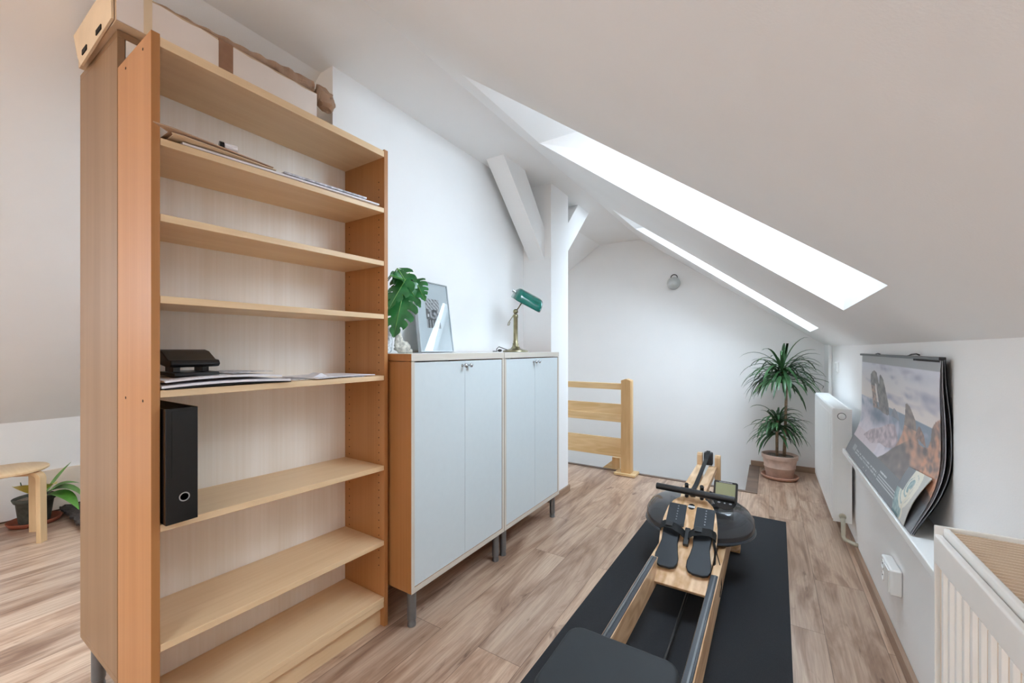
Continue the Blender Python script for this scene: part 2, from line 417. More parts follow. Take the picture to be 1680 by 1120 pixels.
# right knee wall: thick lower part with a ledge on top, thinner upper part
ZL = 0.597
b = MB(); b.box(0.425, XR + .3, YB - .2, YF + .1, -0.2, ZL - .03); struct('wall_right_lower', b, M['wall'])
b = MB(); b.box(XR, XR + .3, YB - .2, YF + .1, ZL - .03, zr(XR) + .02); struct('wall_right', b, M['wall'])
b = MB(); b.box(0.36, XR, 1.19, 3.03, ZL - .028, ZL); struct('trim_1', b, M['white_plastic'], bevel=.004, label='white ledge board along the right knee wall')
b = MB(); b.box(0.434, XR, 4.45, YF, ZL, zr(.434) ); struct('trim_2', b, M['wall'], bevel=.01)

# sloped and flat ceiling
def slope_sheet(fz, x0, x1, holes, name, mat, thick_up=0.3):
    """plane z=fz(x) between x0,x1 and YB..YF with polygonal holes [(x,y)*4]; returns MB"""
    mb = MB(); bm = mb.bm; edges = []
    def loop(pts):
        vs = [bm.verts.new((x, y, fz(x))) for x, y in pts]
        for i in range(len(vs)): edges.append(bm.edges.new((vs[i], vs[(i + 1) % len(vs)])))
        return vs
    loop([(x0, YB - .1), (x1, YB - .1), (x1, YF + .1), (x0, YF + .1)])
    for h in holes: loop(h)
    bmesh.ops.triangle_fill(bm, use_beauty=True, use_dissolve=False, edges=edges, normal=(0, 0, 1))
    return mb

def reveal(mb, hole, fz, sgn, depth=0.19, slope=SR):
    """hole = [(xb,ynear),(xt,ynear),(xt,yfar),(xb,yfar)] lower/upper x; vertical lower cheek, level head"""
    ang = math.atan(slope); up = depth / cos(ang); hx = depth / sin(ang)
    I = []; O = []
    for k, (x, y) in enumerate(hole):
        z = fz(x); I.append(Vector((x, y, z)))
        if k in (0, 3): O.append(Vector((x, y, z + up)))
        else: O.append(Vector((x + sgn * hx, y, z)))
    for k in range(4):
        mb.quad([I[k], I[(k + 1) % 4], O[(k + 1) % 4], O[k]])
    return O

holesR = [[(0.264, 1.434), (-1.085, 1.335), (-1.08, 1.999), (0.267, 2.215)],
          [(0.291, 3.538), (-1.10, 3.30), (-1.065, 3.86), (0.291, 4.236)],
          [(0.264, -1.75), (-1.085, -1.75), (-1.085, -1.05), (0.264, -1.05)]]  # last opening is added out of view behind the camera, for more daylight
holesL = [[(-3.4, 3.1), (-2.6, 3.1), (-2.6, 3.8), (-3.4, 3.8)], [(-3.6, 1.2), (-2.4, 1.2), (-2.4, 1.95), (-3.6, 1.95)],
          [(-3.75, -1.4), (-2.35, -1.4), (-2.35, -0.60), (-3.75, -0.60)]]  # all left slope openings are unseen, added to bring in more light
mb = slope_sheet(zr, XC1, XR + .25, holesR, 'c', None)
outs = [reveal(mb, h, zr, +1, depth=d_) for h, d_ in zip(holesR, (.42, .23, .27))]
struct('ceiling_right_slope', mb, M['wall'], recalc=False)
mb = slope_sheet(zl, XL - .25, XC0, holesL, 'c', None)
outsL = [reveal(mb, h, zl, -1, slope=SL) for h in holesL]
struct('ceiling_left_slope', mb, M['wall'], recalc=False)
b = MB(); b.box(XC0, XC1, YB - .1, YF + .1, ZC, ZC + .05); struct('ceiling', b, M['wall'])

# roof windows: white timber frame and a pane
def roof_window(idx, O):
    c = sum(O, Vector()) / 4
    n = (O[1] - O[0]).cross(O[3] - O[0]).normalized()
    if n.z < 0: n = -n
    r = thing('window_%d' % idx, None, None, c); r['kind'] = 'structure'
    mb = MB(); w = 0.055
    inn = [p + (c - p).normalized() * w * 1.6 for p in O]; outp = [p + (p - c).normalized() * 0.02 for p in O]
    for k in range(4):
        k2 = (k + 1) % 4
        a = [outp[k], outp[k2], inn[k2], inn[k]]
        lo = [mb.bm.verts.new(p - n * .0) for p in a]; hi = [mb.bm.verts.new(p + n * .06) for p in a]
        mb.bm.faces.new(lo); mb.bm.faces.new(hi[::-1])
        for i in range(4): mb.bm.faces.new([lo[i], lo[(i + 1) % 4], hi[(i + 1) % 4], hi[i]])
    build('window_frame', mb, M['white_plastic'], r)
    mb = MB(); lo = [p + n * .03 for p in inn]; mb.quad(lo)
    build('pane', mb, M['pane'], r)
for i, O in enumerate(outs + outsL): roof_window(i + 1, O)

# partition wall, its pillar and two roof braces
b = MB(); b.box(-1.81, -1.655, 1.12, 3.11, 0, ZC + .02); struct('wall_partition', b, M['wall'])
b = MB(); b.box(-1.70, -1.41, 2.80, 3.11, 0, ZC + .02); struct('wall_pillar', b, M['wall'])
b = MB(); b.prism([(2.80, 1.865), (2.80, 2.10), (2.47, 2.47), (2.19, 2.47)], -1.60, -1.465, 'YZ')
struct('trim_3', b, M['wall'], label='white sloping roof brace above the cabinets')
b = MB(); b.prism([(3.11, 1.97), (3.11, 2.20), (3.36, 2.455), (3.375, 2.47), (3.63, 2.47)], -1.56, -1.42, 'YZ')
struct('trim_4', b, M['wall'])

# baseboards
b = MB(); b.box(.408, .425, YB, YF, 0, .055); struct('baseboard_right', b, M['base'], bevel=.003)
b = MB(); b.box(XS, .408, YF - .016, YF, 0, .055); struct('baseboard_far', b, M['baseX'], bevel=.003)
b = MB(); b.box(-1.41, -1.396, 2.80, 3.11, 0, .05); b.box(-1.655, -1.396, 3.11, 3.124, 0, .05); b.box(-1.655, -1.396, 2.786, 2.80, 0, .05); struct('baseboard_pillar', b, M['base'], bevel=.002)
b = MB(); b.box(XL, XL + .014, YB, YS, 0, .012); struct('baseboard_left', b, M['trimwood'])
# stair edge nosings
b = MB(); b.box(XL, XS, YS - .03, YS + .012, -.03, .006); struct('trim_5', b, M['trimwood'], bevel=.002)
b = MB(); b.box(XS - .012, XS + .075, YS - .03, YF, -.03, .007); struct('trim_6', b, M['trimwood'], bevel=.002)
# low thin boxes along the left knee wall, one cream, one wall-coloured
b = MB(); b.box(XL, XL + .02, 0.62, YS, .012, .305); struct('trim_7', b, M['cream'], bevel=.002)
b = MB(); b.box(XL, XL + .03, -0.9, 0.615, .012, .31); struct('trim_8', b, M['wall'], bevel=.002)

# ------------------------------------------------------------------ bookcase
BW, BD, BH = .786, .272, 2.014
bc = thing('bookcase', 'tall open beech bookcase with seven mostly empty shelves', 'bookcase', (-1.3765, .797, 0), rz=radians(-.4))
# local helper: bookcase built with front face at x=-1.3785, then turned by the root
def bbox(x0, x1, y0, y1, z0, z1):
    m_ = MB(); m_.box(x0 - 1.3765, x1 - 1.3765, y0 + .797, y1 + .797, z0, z1); return m_
hw = BW / 2; t = .019
for s_ in (-1, 1):
    y0, y1 = (-hw, -hw + t) if s_ < 0 else (hw - t, hw)
    m_ = bbox(-BD, 0, y0, y1, 0, BH)
    p = build('side_panel', m_, M['side'], bc, bevel=.001)
# pin holes on the inner face of the right panel, screws on the outer left
m_ = MB()
for z in [0.25 + .032 * k for k in range(52)]:
    for x in (-.035, -.235):
        m_.lathe([(0.0001, -.0004), (.0026, -.0004), (.0026, .0004)], c=(x - 1.3765, hw - t + .797, z), n=8, axis='Y')
build('pin_holes', m_, M['black_paint'], bc)['kind'] = 'stuff'
for z in (1.985, 1.03, .10):
    for x in (-.06, -.20):
        m_ = MB(); m_.lathe([(0.0001, -.0006), (.004, -.0006), (.004, .0006)], c=(x - 1.3765, -hw + .797, z), n=10, axis='Y')
        build('screw', m_, M['black_paint'], bc)
build('back_panel', bbox(-BD, -BD + .006, -hw + t, hw - t, .08, BH - .02), M['back'], bc)
build('top_panel', bbox(-BD + .007, -.001, -hw + t, hw - t, 1.981, 2.007), M['shelf'], bc, bevel=.001)
def shelf(zl_, zr_, th=.02, x1=-.001):
    m_ = MB(); ya, yb = -hw + t + .0005 + .797, hw - t - .0005 + .797; xa, xb = -BD + .007 - 1.3765, x1 - 1.3765
    v = []
    for x in (xa, xb):
        for (y, z) in ((ya, zl_), (yb, zr_)):
            for dz in (-th, 0): v.append(m_.bm.verts.new((x, y, z + dz)))
    for f in ((0, 1, 3, 2), (4, 6, 7, 5), (0, 4, 5, 1), (2, 3, 7, 6), (0, 2, 6, 4), (1, 5, 7, 3)): m_.bm.faces.new([v[i] for i in f])
    return build('shelf', m_, M['shelf'], bc, bevel=.0015)
for a_, c_ in ((1.7375, 1.766), (1.534, 1.542), (1.314, 1.318), (1.060, 1.060), (.700, .680), (.378, .364), (.128, .126)): shelf(a_, c_)
build('plinth', bbox(-.045, -.025, -hw + t, hw - t, 0, .107), M['shelf'], bc, bevel=.001)
build('bottom_rail', bbox(-.02, -.003, -hw + t, hw - t, .082, .1065), M['shelf'], bc, bevel=.001)

# ------------------------------------------------------------------ tall cabinet back to back with the bookcase
tc_ = thing('tall_cabinet', 'tall dull beech cabinet on grey legs, back to back with the open bookcase', 'cabinet', (-1.85, .76, 0))
X0, X1, Y0, Y1, Z0, Z1 = -2.045, -1.6535, .405, 1.11, .162, 2.13
for y in (Y0, Y1 - .018):
    b = MB(); b.box(X0, X1, y, y + .018, Z0 + .02, Z1 - .02); build('side_panel', b, M['side2'], tc_, bevel=.001)
b = MB(); b.box(X0, X1, Y0, Y1, Z1 - .02, Z1); build('top_panel', b, M['side2'], tc_, bevel=.001)
b = MB(); b.box(X0, X1, Y0, Y1, Z0, Z0 + .02); build('bottom_panel', b, M['side2'], tc_, bevel=.001)
b = MB(); b.box(X1 - .008, X1 - .002, Y0 + .02, Y1 - .02, Z0 + .02, Z1 - .02); build('back_panel', b, M['back'], tc_)
for y in (Y0 + .02, (Y0 + Y1) / 2 + .001):
    b = MB(); b.box(X0 + .002, X0 + .02, y, y + (Y1 - Y0) / 2 - .022, Z0 + .022, Z1 - .022); build('door', b, M['white_door'], tc_, bevel=.001)
def leg_mb(x, y, z1):
    b = MB(); b.lathe([(.018, .0), (.018, .012), (.0165, .014), (.0165, .028), (.019, .03), (.019, z1)], c=(x, y, 0), n=20); return b
for x in (X0 + .075, X1 - .06):
    for y in (Y0 + .03, Y1 - .04): build('leg', leg_mb(x, y, Z0), M['grey_metal'], tc_, autos=40)

# ------------------------------------------------------------------ two low cabinets
def low_cabinet(y0, label, wide):
    y1 = y0 + wide; x0, x1 = -1.648, -1.25; z0, z1 = .156, 1.151
    r = thing('low_cabinet', label, 'cabinet', ((x0 + x1) / 2, (y0 + y1) / 2, 0), 'white fronted low cabinets on grey legs')
    for y in (y0, y1 - .018):
        b = MB(); b.box(x0, x1 - .0015, y, y + .018, z0 + .022, z1 - .032); build('side_panel', b, M['side'], r, bevel=.0006)
        b = MB(); b.box(x1 - .0015, x1, y, y + .018, z0 + .022, z1 - .032); build('edge_band', b, M['edgeband'], r)
    b = MB(); b.box(x0, x1 - .0015, y0, y1, z1 - .03, z1); build('top_panel', b, M['side'], r, bevel=.0006)
    b = MB(); b.box(x1 - .0015, x1 + .0005, y0, y1, z1 - .03, z1); build('edge_band', b, M['edgebandY'], r, label='pale front edge')
    b = MB(); b.box(x0 + .01, x1 - .003, y0 + .003, y1 - .003, z1, z1 + .0012); build('top_surface', b, M['white_plastic'], r, label='white top surface')
    b = MB(); b.box(x0, x1 - .0015, y0, y1, z0, z0 + .022); build('bottom_panel', b, M['side'], r, bevel=.0006)
    b = MB(); b.box(x1 - .0015, x1 + .0005, y0, y1, z0, z0 + .022); build('edge_band', b, M['edgebandY'], r, label='pale front edge')
    b = MB(); b.box(x0 + .002, x0 + .006, y0 + .018, y1 - .018, z0 + .022, z1 - .03); build('back_panel', b, M['back'], r)
    ym = (y0 + y1) / 2 + .005
    for k, (a, c) in enumerate(((y0 + .0195, ym - .0008), (ym + .0008, y1 - .0195))):
        b = MB(); b.box(x1 - .019, x1 - .002, a, c, z0 + .024, z1 - .036)
        d = build('door', b, M['white_door'], r, bevel=.0008)
        yk = c - .020 if k == 0 else a + .020
        b = MB(); b.lathe([(.0075, 0), (.006, .002), (.0045, .004), (.0045, .014), (.0095, .018), (.0105, .023), (.008, .028), (.0001, .029)], c=(x1 - .002, yk, z1 - .058), n=16, axis='X')
        build('knob', b, M['chrome'], d, smooth=True)
    for x in (x1 - .035, x0 + .05):
        for y in (y0 + .035, y1 - .035): build('leg', leg_mb(x, y, z0), M['grey_metal'], r, autos=40)
    return r
low_cabinet(1.206, 'low white two-door cabinet beside the bookcase, its orange side showing', .697)
low_cabinet(1.907, 'low white two-door cabinet under the green lamp, next to the pillar', .697)

# ------------------------------------------------------------------ things on top of the tall furniture
bx = thing('cardboard_box', 'long white-printed cardboard box with brown tape lying on the tall cabinet', 'box', (-1.78, .70, 2.131))
zt = 2.249
b = MB(); b.prism([(-1.615, 2.1315), (-1.615, zt), (-1.78, zt), (-2.00, 2.236), (-2.00, 2.1315)], .392, 1.02, 'XZ')
build('carton', b, M['card'], bx, bevel=.002)
b = MB()
for y0, y1 in ((.394, .655), (.695, 1.018)):
    N_ = 10
    for k in range(N_):
        a, c = y0 + (y1 - y0) * k / N_, y0 + (y1 - y0) * (k + 1) / N_
        za, zc = zt - .003 - .006 * abs(sin(a * 31)), zt - .003 - .006 * abs(sin(c * 31))
        b.prism([(a, 2.134), (c, 2.134), (c, zc), (a, za)], -1.6145, -1.6125, 'YZ')
build('printed_face', b, M['cardwhite'], bx, label='white printed front of the box')
b = MB(); b.box(-1.6142, -1.6115, .655, .70, 2.133, zt - .002); build('tape', b, M['tape'], bx, label='brown parcel tape')
b = MB(); b.box(-1.6142, -1.6115, .455, .475, 2.133, zt - .002); build('tape', b, M['cardlight'], bx, label='clear yellowed tape')
b = MB()
b.prism([(-1.620, 2.135), (-1.625, 2.248), (-1.80, 2.252), (-2.02, 2.246), (-1.97, 2.150), (-1.93, 2.112)], .384, .390, 'XZ')
build('end_flap', b, M['cardlight'], bx)
for q in ((-1.76, -1.71, .3815, .3842, 2.139, 2.154), (-1.91, -1.86, .3815, .3842, 2.136, 2.152)):
    b = MB(); b.box(*q); build('flap_slot', b, M['black_paint'], bx, label='dark slot in the flap')
# folded kraft sheet on the box
kr = thing('kraft_paper_wrap', 'crumpled brown kraft paper wrap lying along the top of the white-printed box', 'wrapping', (-1.635, .75, zt + .003))
b = MB(); n_ = 60; pts = []; rr_ = []
for i in range(n_ + 1):
    q = i / n_; rad_q = .005 + .020 * q ** 1.3
    pts.append((-1.635 - .004 * sin(i), .47 + .545 * q, zt + .0035 + rad_q * 1.05)); rr_.append(rad_q)
b.tube(pts, .02, n=18, rr=rr_)
for v in b.bm.verts:
    k_ = .35 + .65 * (v.co.y - .47) / .55
    v.co.x += .010 * k_ * noise.noise(v.co * 28); v.co.z += .006 * k_ * noise.noise(v.co * 34 + Vector((3, 1, 2)))
    v.co.z = max(v.co.z, zt + .003)
w = build('roll', b, M['kraft'], kr)
b = MB(); b.tube([(-1.640, 1.022, zt + .030), (-1.630, 1.040, zt + .014), (-1.622, 1.066, zt - .008), (-1.618, 1.084, zt - .018), (-1.616, 1.098, zt - .012)], .03, n=22, rr=[.022, .034, .038, .034, .012])
for _ in range(1): bmesh.ops.subdivide_edges(b.bm, edges=b.bm.edges[:], cuts=2, use_grid_fill=True)
for v in b.bm.verts: v.co += Vector((noise.noise(v.co * 45), .6 * noise.noise(v.co * 45 + Vector((5, 0, 0))), noise.noise(v.co * 45 + Vector((0, 7, 0))))) * .014
for v in b.bm.verts:
    v.co.x = max(v.co.x, -1.653) if v.co.y > 1.02 else v.co.x; v.co.y = max(v.co.y, 1.0225)
build('crumpled_end', b, M['kraft'], kr)

# ------------------------------------------------------------------ things in the bookcase
def sheet(name, x0, x1, y0, y1, z, th, rz, mat, label, cat, group=None, bend=0.0, n=10, tilt=0.0):
    cx_, cy_ = (x0 + x1) / 2, (y0 + y1) / 2; b = MB(); rows = []
    for i in range(n + 1):
        y = y0 + (y1 - y0) * i / n; q = 2 * i / n - 1
        zz = z + bend * (1 - q * q) + tilt * (1 - q) / 2
        rows.append([b.bm.verts.new((x, y, zz + d)) for x in (x0, x1) for d in (0, th)])
    for i in range(n):
        A, B_ = rows[i], rows[i + 1]
        b.bm.faces.new([A[0], B_[0], B_[2], A[2]]); b.bm.faces.new([A[1], A[3], B_[3], B_[1]])
        b.bm.faces.new([A[0], A[1], B_[1], B_[0]]); b.bm.faces.new([A[2], B_[2], B_[3], A[3]])
    b.bm.faces.new([rows[0][k] for k in (0, 2, 3, 1)]); b.bm.faces.new([rows[-1][k] for k in (0, 1, 3, 2)])
    o = build(name, b, mat, loc=(cx_, cy_, z), label=label, cat=cat, group=group)
    o.rotation_euler = (0, 0, rz); return o
# second shelf down: big sheets
def zs1(y): return 1.738 + (1.766 - 1.738) * (y - .44) / .73
tl = math.atan(.028 / .73)
def flat_sheet(name, x0, x1, y0, y1, dz, th, rz, mat, label, cat, group=None):
    b = MB(); cx_, cy_ = (x0 + x1) / 2, (y0 + y1) / 2
    b.box(x0, x1, y0, y1, 0, th); bmesh.ops.translate(b.bm, verts=b.bm.verts, vec=(0, 0, zs1(cy_) + dz))
    o = build(name, b, mat, loc=(cx_, cy_, zs1(cy_) + dz), label=label, cat=cat, group=group); o.rotation_euler = (tl, 0, rz); return o
flat_sheet('poster_sheet', -1.60, -1.372, .475, 1.14, .001, .006, radians(-1.3), M['paper'], 'white bottom sheet pile running the length of the upper shelf', 'paper', 'posters on the upper shelf')
flat_sheet('poster_sheet', -1.605, -1.385, .81, 1.10, .0085, .0045, radians(-1.2), M['paper_grey'], 'grey-backed printed sheet lying midway in the upper shelf pile', 'paper', 'posters on the upper shelf')
flat_sheet('poster_sheet', -1.60, -1.378, .76, 1.085, .0142, .006, radians(-1.6), M['paper_print'], 'black and white printed sheet on top at the right of the upper shelf pile', 'paper', 'posters on the upper shelf')
b = MB()
mtb = Matrix.Rotation(radians(2.5), 4, 'X')
b.prism([(-.11, -.325), (.1155, -.325), (.148, -.368), (.152, -.33), (.118, -.05), (-.11, -.05)], 0, .0025, 'XY')
o = build('poster_sheet', b, M['paper_tan'], loc=(0, 0, 0), label='tan brown sheet jutting out past the left side panel of the bookcase', cat='paper', group='posters on the upper shelf'); o.location = (-1.49, .765, 1.7650); o.rotation_euler = (radians(1.5), 0, radians(0))
b = MB(); b.prism([(-.11, -.318), (.118, -.318), (.132, -.325), (.135, -.30), (.112, -.04), (-.11, -.04)], 0, .003, 'XY')
o = build('poster_sheet', b, M['cardlight'], loc=(0, 0, 0), label='cream sheet with curled left end, under the tan sheet', cat='paper', group='posters on the upper shelf'); o.location = (-1.487, .765, 1.7605); o.rotation_euler = (radians(1.9), 0, 0)
b = MB(); b.tube([(-1.372, .572, 1.7745), (-1.366, .604, 1.7755)], .0095, n=10); o = build('rolled_clip', b, M['paper'], loc=(-1.37, .59, 1.765), label='small dark and white rolled clip on the upper shelf papers', cat='clip')
b = MB(); b.tube([(-1.375, .560, 1.7745), (-1.3725, .571, 1.7745)], .0110, n=10); oo = build('clip_end', b, M['black'], o)

# middle shelf z=1.06
sheet('paper_pile', -1.60, -1.375, .434, .775, 1.0605, .003, radians(-1), M['black'], 'black folder lying lowest in the left pile on the middle shelf', 'folder', 'left pile on the middle shelf', bend=.004)
sheet('paper_pile', -1.60, -1.368, .430, .770, 1.0645, .006, radians(-2), M['paper'], 'thick sagging wad of white pages on top of the black folder', 'paper', 'left pile on the middle shelf', bend=.006)
sheet('paper_pile', -1.60, -1.378, .432, .745, 1.0795, .005, radians(1), M['paper'], 'white pages directly under the black hole punch', 'paper', 'left pile on the middle shelf', bend=.007)
sheet('paper_pile', -1.62, -1.45, .60, .745, 1.0935, .0015, radians(14), M['paper_print'], 'loose grey-printed leaf fanned out behind the hole punch', 'paper', 'left pile on the middle shelf', bend=.002)
sheet('paper_leaflet', -1.57, -1.40, .82, 1.09, 1.0605, .002, radians(-12), M['paper_print'], 'printed grey leaflet spread flat at the right of the middle shelf', 'paper', 'right papers on the middle shelf')
sheet('paper_leaflet', -1.585, -1.375, .86, 1.125, 1.064, .003, radians(3), M['paper'], 'white folded leaflet on top at the right of the middle shelf', 'paper', 'right papers on the middle shelf', bend=.002)
b = MB(); b.prism([(.87, 1.068), (.93, 1.069), (.905, 1.083)], -1.46, -1.405, 'YZ'); build('folded_paper', b, M['paper'], loc=(-1.43, .90, 1.068), label='small peaked paper fold standing on the white leaflet', cat='paper')

# hole punch
hp = thing('hole_punch', 'black desk hole punch standing on the left paper pile', 'hole punch', (-1.50, .53, 1.0925))
z0 = 1.0925
b = MB(); b.prism([(-1.56, z0), (-1.43, z0), (-1.435, z0 + .010), (-1.555, z0 + .012)], .472, .585, 'XZ'); build('base', b, M['black'], hp, bevel=.002)
for ya in (.482, .555):
    b = MB(); b.box(-1.535, -1.475, ya, ya + .018, z0 + .01, z0 + .036); build('bracket', b, M['black'], hp, bevel=.002)
b = MB(); b.prism([(-1.545, z0 + .034), (-1.475, z0 + .024), (-1.452, z0 + .026), (-1.444, z0 + .034), (-1.452, z0 + .046), (-1.475, z0 + .048), (-1.52, z0 + .072), (-1.55, z0 + .078), (-1.555, z0 + .070)], .468, .592, 'XZ')
build('handle', b, M['black'], hp, bevel=.003, seg=3)

# lever arch file
lf = thing('lever_arch_file', 'black lever arch file standing alone at the left of the lower shelf', 'binder', (-1.49, .47, .70))
fx0, fx1, fy0, fy1, fz0, fz1 = -1.625, -1.352, .4265, .4985, .701, 1.011
mtl = Matrix.Translation((-1.49, .478, .70)) @ Matrix.Rotation(radians(1.5), 4, 'X') @ Matrix.Translation((1.49, -.478, -.70))
def lbox(x0, x1, y0, y1, z0_, z1_):
    b = MB(); b.box(x0, x1, y0, y1, z0_, z1_); return b
build('cover', lbox(fx0, fx1 - .003, fy0, fy0 + .003, fz0, fz1), M['black_gloss'], lf, bevel=.001)
build('cover', lbox(fx0, fx1 - .003, fy1 - .003, fy1, fz0, fz1), M['black_gloss'], lf, bevel=.001)
build('spine', lbox(fx1 - .003, fx1, fy0, fy1, fz0, fz1), M['black_gloss'], lf, bevel=.0012)
build('pages', lbox(fx0 + .01, fx1 - .02, fy0 + .008, fy1 - .035, fz0 + .006, fz1 - .015), M['paper'], lf)
build('label_pocket', lbox(fx1, fx1 + .0012, fy0 + .013, fy1 - .011, fz0 + .125, fz1 - .008), M['black_gloss'], lf, label='clear label pocket on the spine')
b = MB(); b.lathe([(.0095, -.001), (.0095, .0016), (.0125, .0016), (.0125, -.001), (.0095, -.001)], c=(fx1 + .001, (fy0 + fy1) / 2 + .004, fz0 + .068), n=28, axis='X'); build('finger_ring', b, M['chrome'], lf, label='chrome finger ring', autos=40)

# ------------------------------------------------------------------ on the low cabinets
zt_ = 1.1525
# picture frame leaning on the wall
pf = thing('picture_frame', 'silver-framed black and white photograph in a wide grey mount, leaning on the wall', 'picture', (-1.53, 1.69, zt_))
PW, PH = .287, .405
L0 = pX(-1.522, 690.5, 577); L0.z = zt_ + .004; R0 = pX(-1.547, 748, 577); R0.z = zt_ + .004
lean = math.asin(.092 / PH)
ux = (R0 - L0).normalized(); uz = Vector((-sin(lean), 0.0, cos(lean))) + Vector((0, .10, 0)); uz.normalize(); un = ux.cross(uz); un.normalize()
if un.x < 0: un = -un
def fp(u, v, d): return L0 + ux * u + uz * v + un * d
def fbox(u0, u1, v0, v1, d0, d1):
    b = MB(); P = [fp(u, v, d) for u in (u0, u1) for v in (v0, v1) for d in (d0, d1)]
    vv = [b.bm.verts.new(p) for p in P]
    for f in ((0, 1, 3, 2), (4, 6, 7, 5), (0, 4, 5, 1), (2, 3, 7, 6), (0, 2, 6, 4), (1, 5, 7, 3)): b.bm.faces.new([vv[i] for i in f])
    return b
build('backing', fbox(.001, PW - .001, .001, PH - .001, -.014, -.002), M['matboard'], pf)
for a in ((0, PW, 0, .005), (0, PW, PH - .005, PH), (0, .005, .005, PH - .005), (PW - .005, PW, .005, PH - .005)):
    build('frame_bar', fbox(*a, -.016, .004), M['alu'], pf)
def grid_paint(u0, u1, v0, v1, nu, nv, pos, colf, name, mat, parent=None, **k):
    b = MB(); g = [[b.bm.verts.new(pos(u0 + (u1 - u0) * i / nu, v0 + (v1 - v0) * j / nv)) for j in range(nv + 1)] for i in range(nu + 1)]
    for i in range(nu):
        for j in range(nv): b.bm.faces.new([g[i][j], g[i + 1][j], g[i + 1][j + 1], g[i][j + 1]])
    b.bm.verts.index_update()
    o = build(name, b, mat, parent, recalc=False, **k)
    a = o.data.color_attributes.new('print', 'FLOAT_COLOR', 'POINT'); n_ = 0
    for i in range(nu + 1):
        for j in range(nv + 1):
            a.data[n_].color = colf(i / nu, j / nv); n_ += 1
    return o
def photo_col(u, v):          # v from bottom: a grey street scene
    g = .16 + .5 * noise.noise(Vector((u * 5, v * 9, 1)))
    if v > .62: g = .42 - .36 * (abs(((u * 1.3 + v * 2.2) * 3) % 1 - .5) < .14) + .2 * noise.noise(Vector((u * 14, v * 14, 2)))
    if v < .28: g = .30 if (u * 5) % 1 < .45 else .03
    if .28 < v < .55 and u < .3: g = .08 + .5 * (abs(u - .16) < .05 and abs(v - .42) < .05)
    g = max(.03, min(.9, g + .18 * noise.noise(Vector((u * 30, v * 30, 5)))))
    return (g * .93, g * .97, g, 1)
grid_paint(.075, .195, .135, .305, 36, 50, lambda u, v: fp(u, v, -.0012), photo_col, 'photograph', M['print_mat'], pf)
b = MB(); b.quad([fp(.004, .004, .002), fp(PW - .004, .004, .002), fp(PW - .004, PH - .004, .002), fp(.004, PH - .004, .002)]); build('glass', b, M['picglass'], pf)

# banker's lamp
LX, LY = -1.42, 2.30
lp = thing('desk_lamp', 'banker\'s desk lamp with a green glass shade and aged brass stand', 'lamp', (LX, LY, zt_))
z = zt_
b = MB(); b.lathe([(.082, z), (.085, z + .004), (.083, z + .010), (.070, z + .014), (.060, z + .016), (.035, z + .022), (.024, z + .034), (.019, z + .05), (.0001, z + .05)], c=(LX, LY, 0), n=36); build('base', b, M['brass'], lp, smooth=True, autos=50)
b = MB(); b.lathe([(.019, z + .045), (.021, z + .055), (.017, z + .06), (.016, z + .075), (.0145, z + .08), (.0145, z + .225), (.017, z + .23), (.016, z + .245), (.013, z + .25), (.0001, z + .25)], c=(LX, LY, 0), n=24); build('column', b, M['brass'], lp, autos=50)
jz = z + .268
b = MB(); b.sphere((LX, LY, jz), .017); build('joint', b, M['brass'], lp, smooth=True)
# directions: camera right / forward
CR = Vector((cos(TH), sin(TH), 0)); CF = Vector((-sin(TH), cos(TH), 0)); UP = Vector((0, 0, 1))
J = Vector((LX, LY, jz))
b = MB(); b.tube([J, J + CR * .022 + UP * .028, J + CR * .045 + UP * .065], .004, n=10); build('arm', b, M['brass'], lp, smooth=True)
b = MB(); b.tube([J, J - CR * .018 - UP * .03, J - CR * .048 - UP * .075, J - CR * .052 - UP * .092, J - CR * .043 - UP * .09, J - CR * .036 - UP * .068], .0028, n=8); build('tail_loop', b, M['brass'], lp, smooth=True)
# shade: half-cylinder trough, axis roughly to the right and dropping
ax = (CR * .86 + CF * .30 - UP * .42).normalized(); side = ax.cross(UP).normalized(); nn = side.cross(ax).normalized()
if nn.z < 0: nn = -nn
S0 = J + CR * .000 + UP * .108 - ax * .01; Ls = .196; Rs = .080
b = MB(); rings = []; na = 22
for i in range(15):
    q = i / 14; rr_ = Rs * (1 - .28 * max(0, (.12 - q) / .12) ** 2 - .28 * max(0, (q - .88) / .12) ** 2)
    ring = []
    for k in range(na + 1):
        a = radians(-25 + 195 * k / na)
        ring.append(S0 + ax * (Ls * q) + side * (rr_ * cos(a)) * 1.0 + nn * (rr_ * sin(a) * .92 - .018))
    rings.append([b.bm.verts.new(p) for p in ring])
for i in range(14):
    for k in range(na): b.bm.faces.new([rings[i][k], rings[i][k + 1], rings[i + 1][k + 1], rings[i + 1][k]])
for ring in (rings[0], rings[-1]): b.bm.faces.new(ring)
sh = build('lamp_shade', b, M['green_glass'], lp, autos=50); q = sh.modifiers.new('t', 'SOLIDIFY'); q.thickness = .003
b = MB(); b.tube([S0 - ax * .022 + nn * .020, S0 + ax * .012 + nn * .016], .0105, n=16); build('shade_cap', b, M['chrome'], lp, autos=40, label='silver cap at the end of the shade')
b = MB(); b.tube([S0 + ax * .02 - nn * .0, S0 + ax * .17 - nn * .0], .012, n=12); build('socket_bar', b, M['brass'], lp, smooth=True)
b = MB(); b.tube([(LX - .02, LY - .06, z + .012), (LX - .06, LY - .11, z + .035), (LX - .05, LY - .15, z + .02), (LX - .02, LY - .19, z + .006), (LX - .03, LY - .22, z + .006)], .0026, n=8); build('cord', b, M['black'], lp, smooth=True)
b = MB(); b.sphere((LX - .015, LY - .165, z + .011), .011, 1, 1.8, .8); build('cord_switch', b, M['black'], lp, smooth=True)

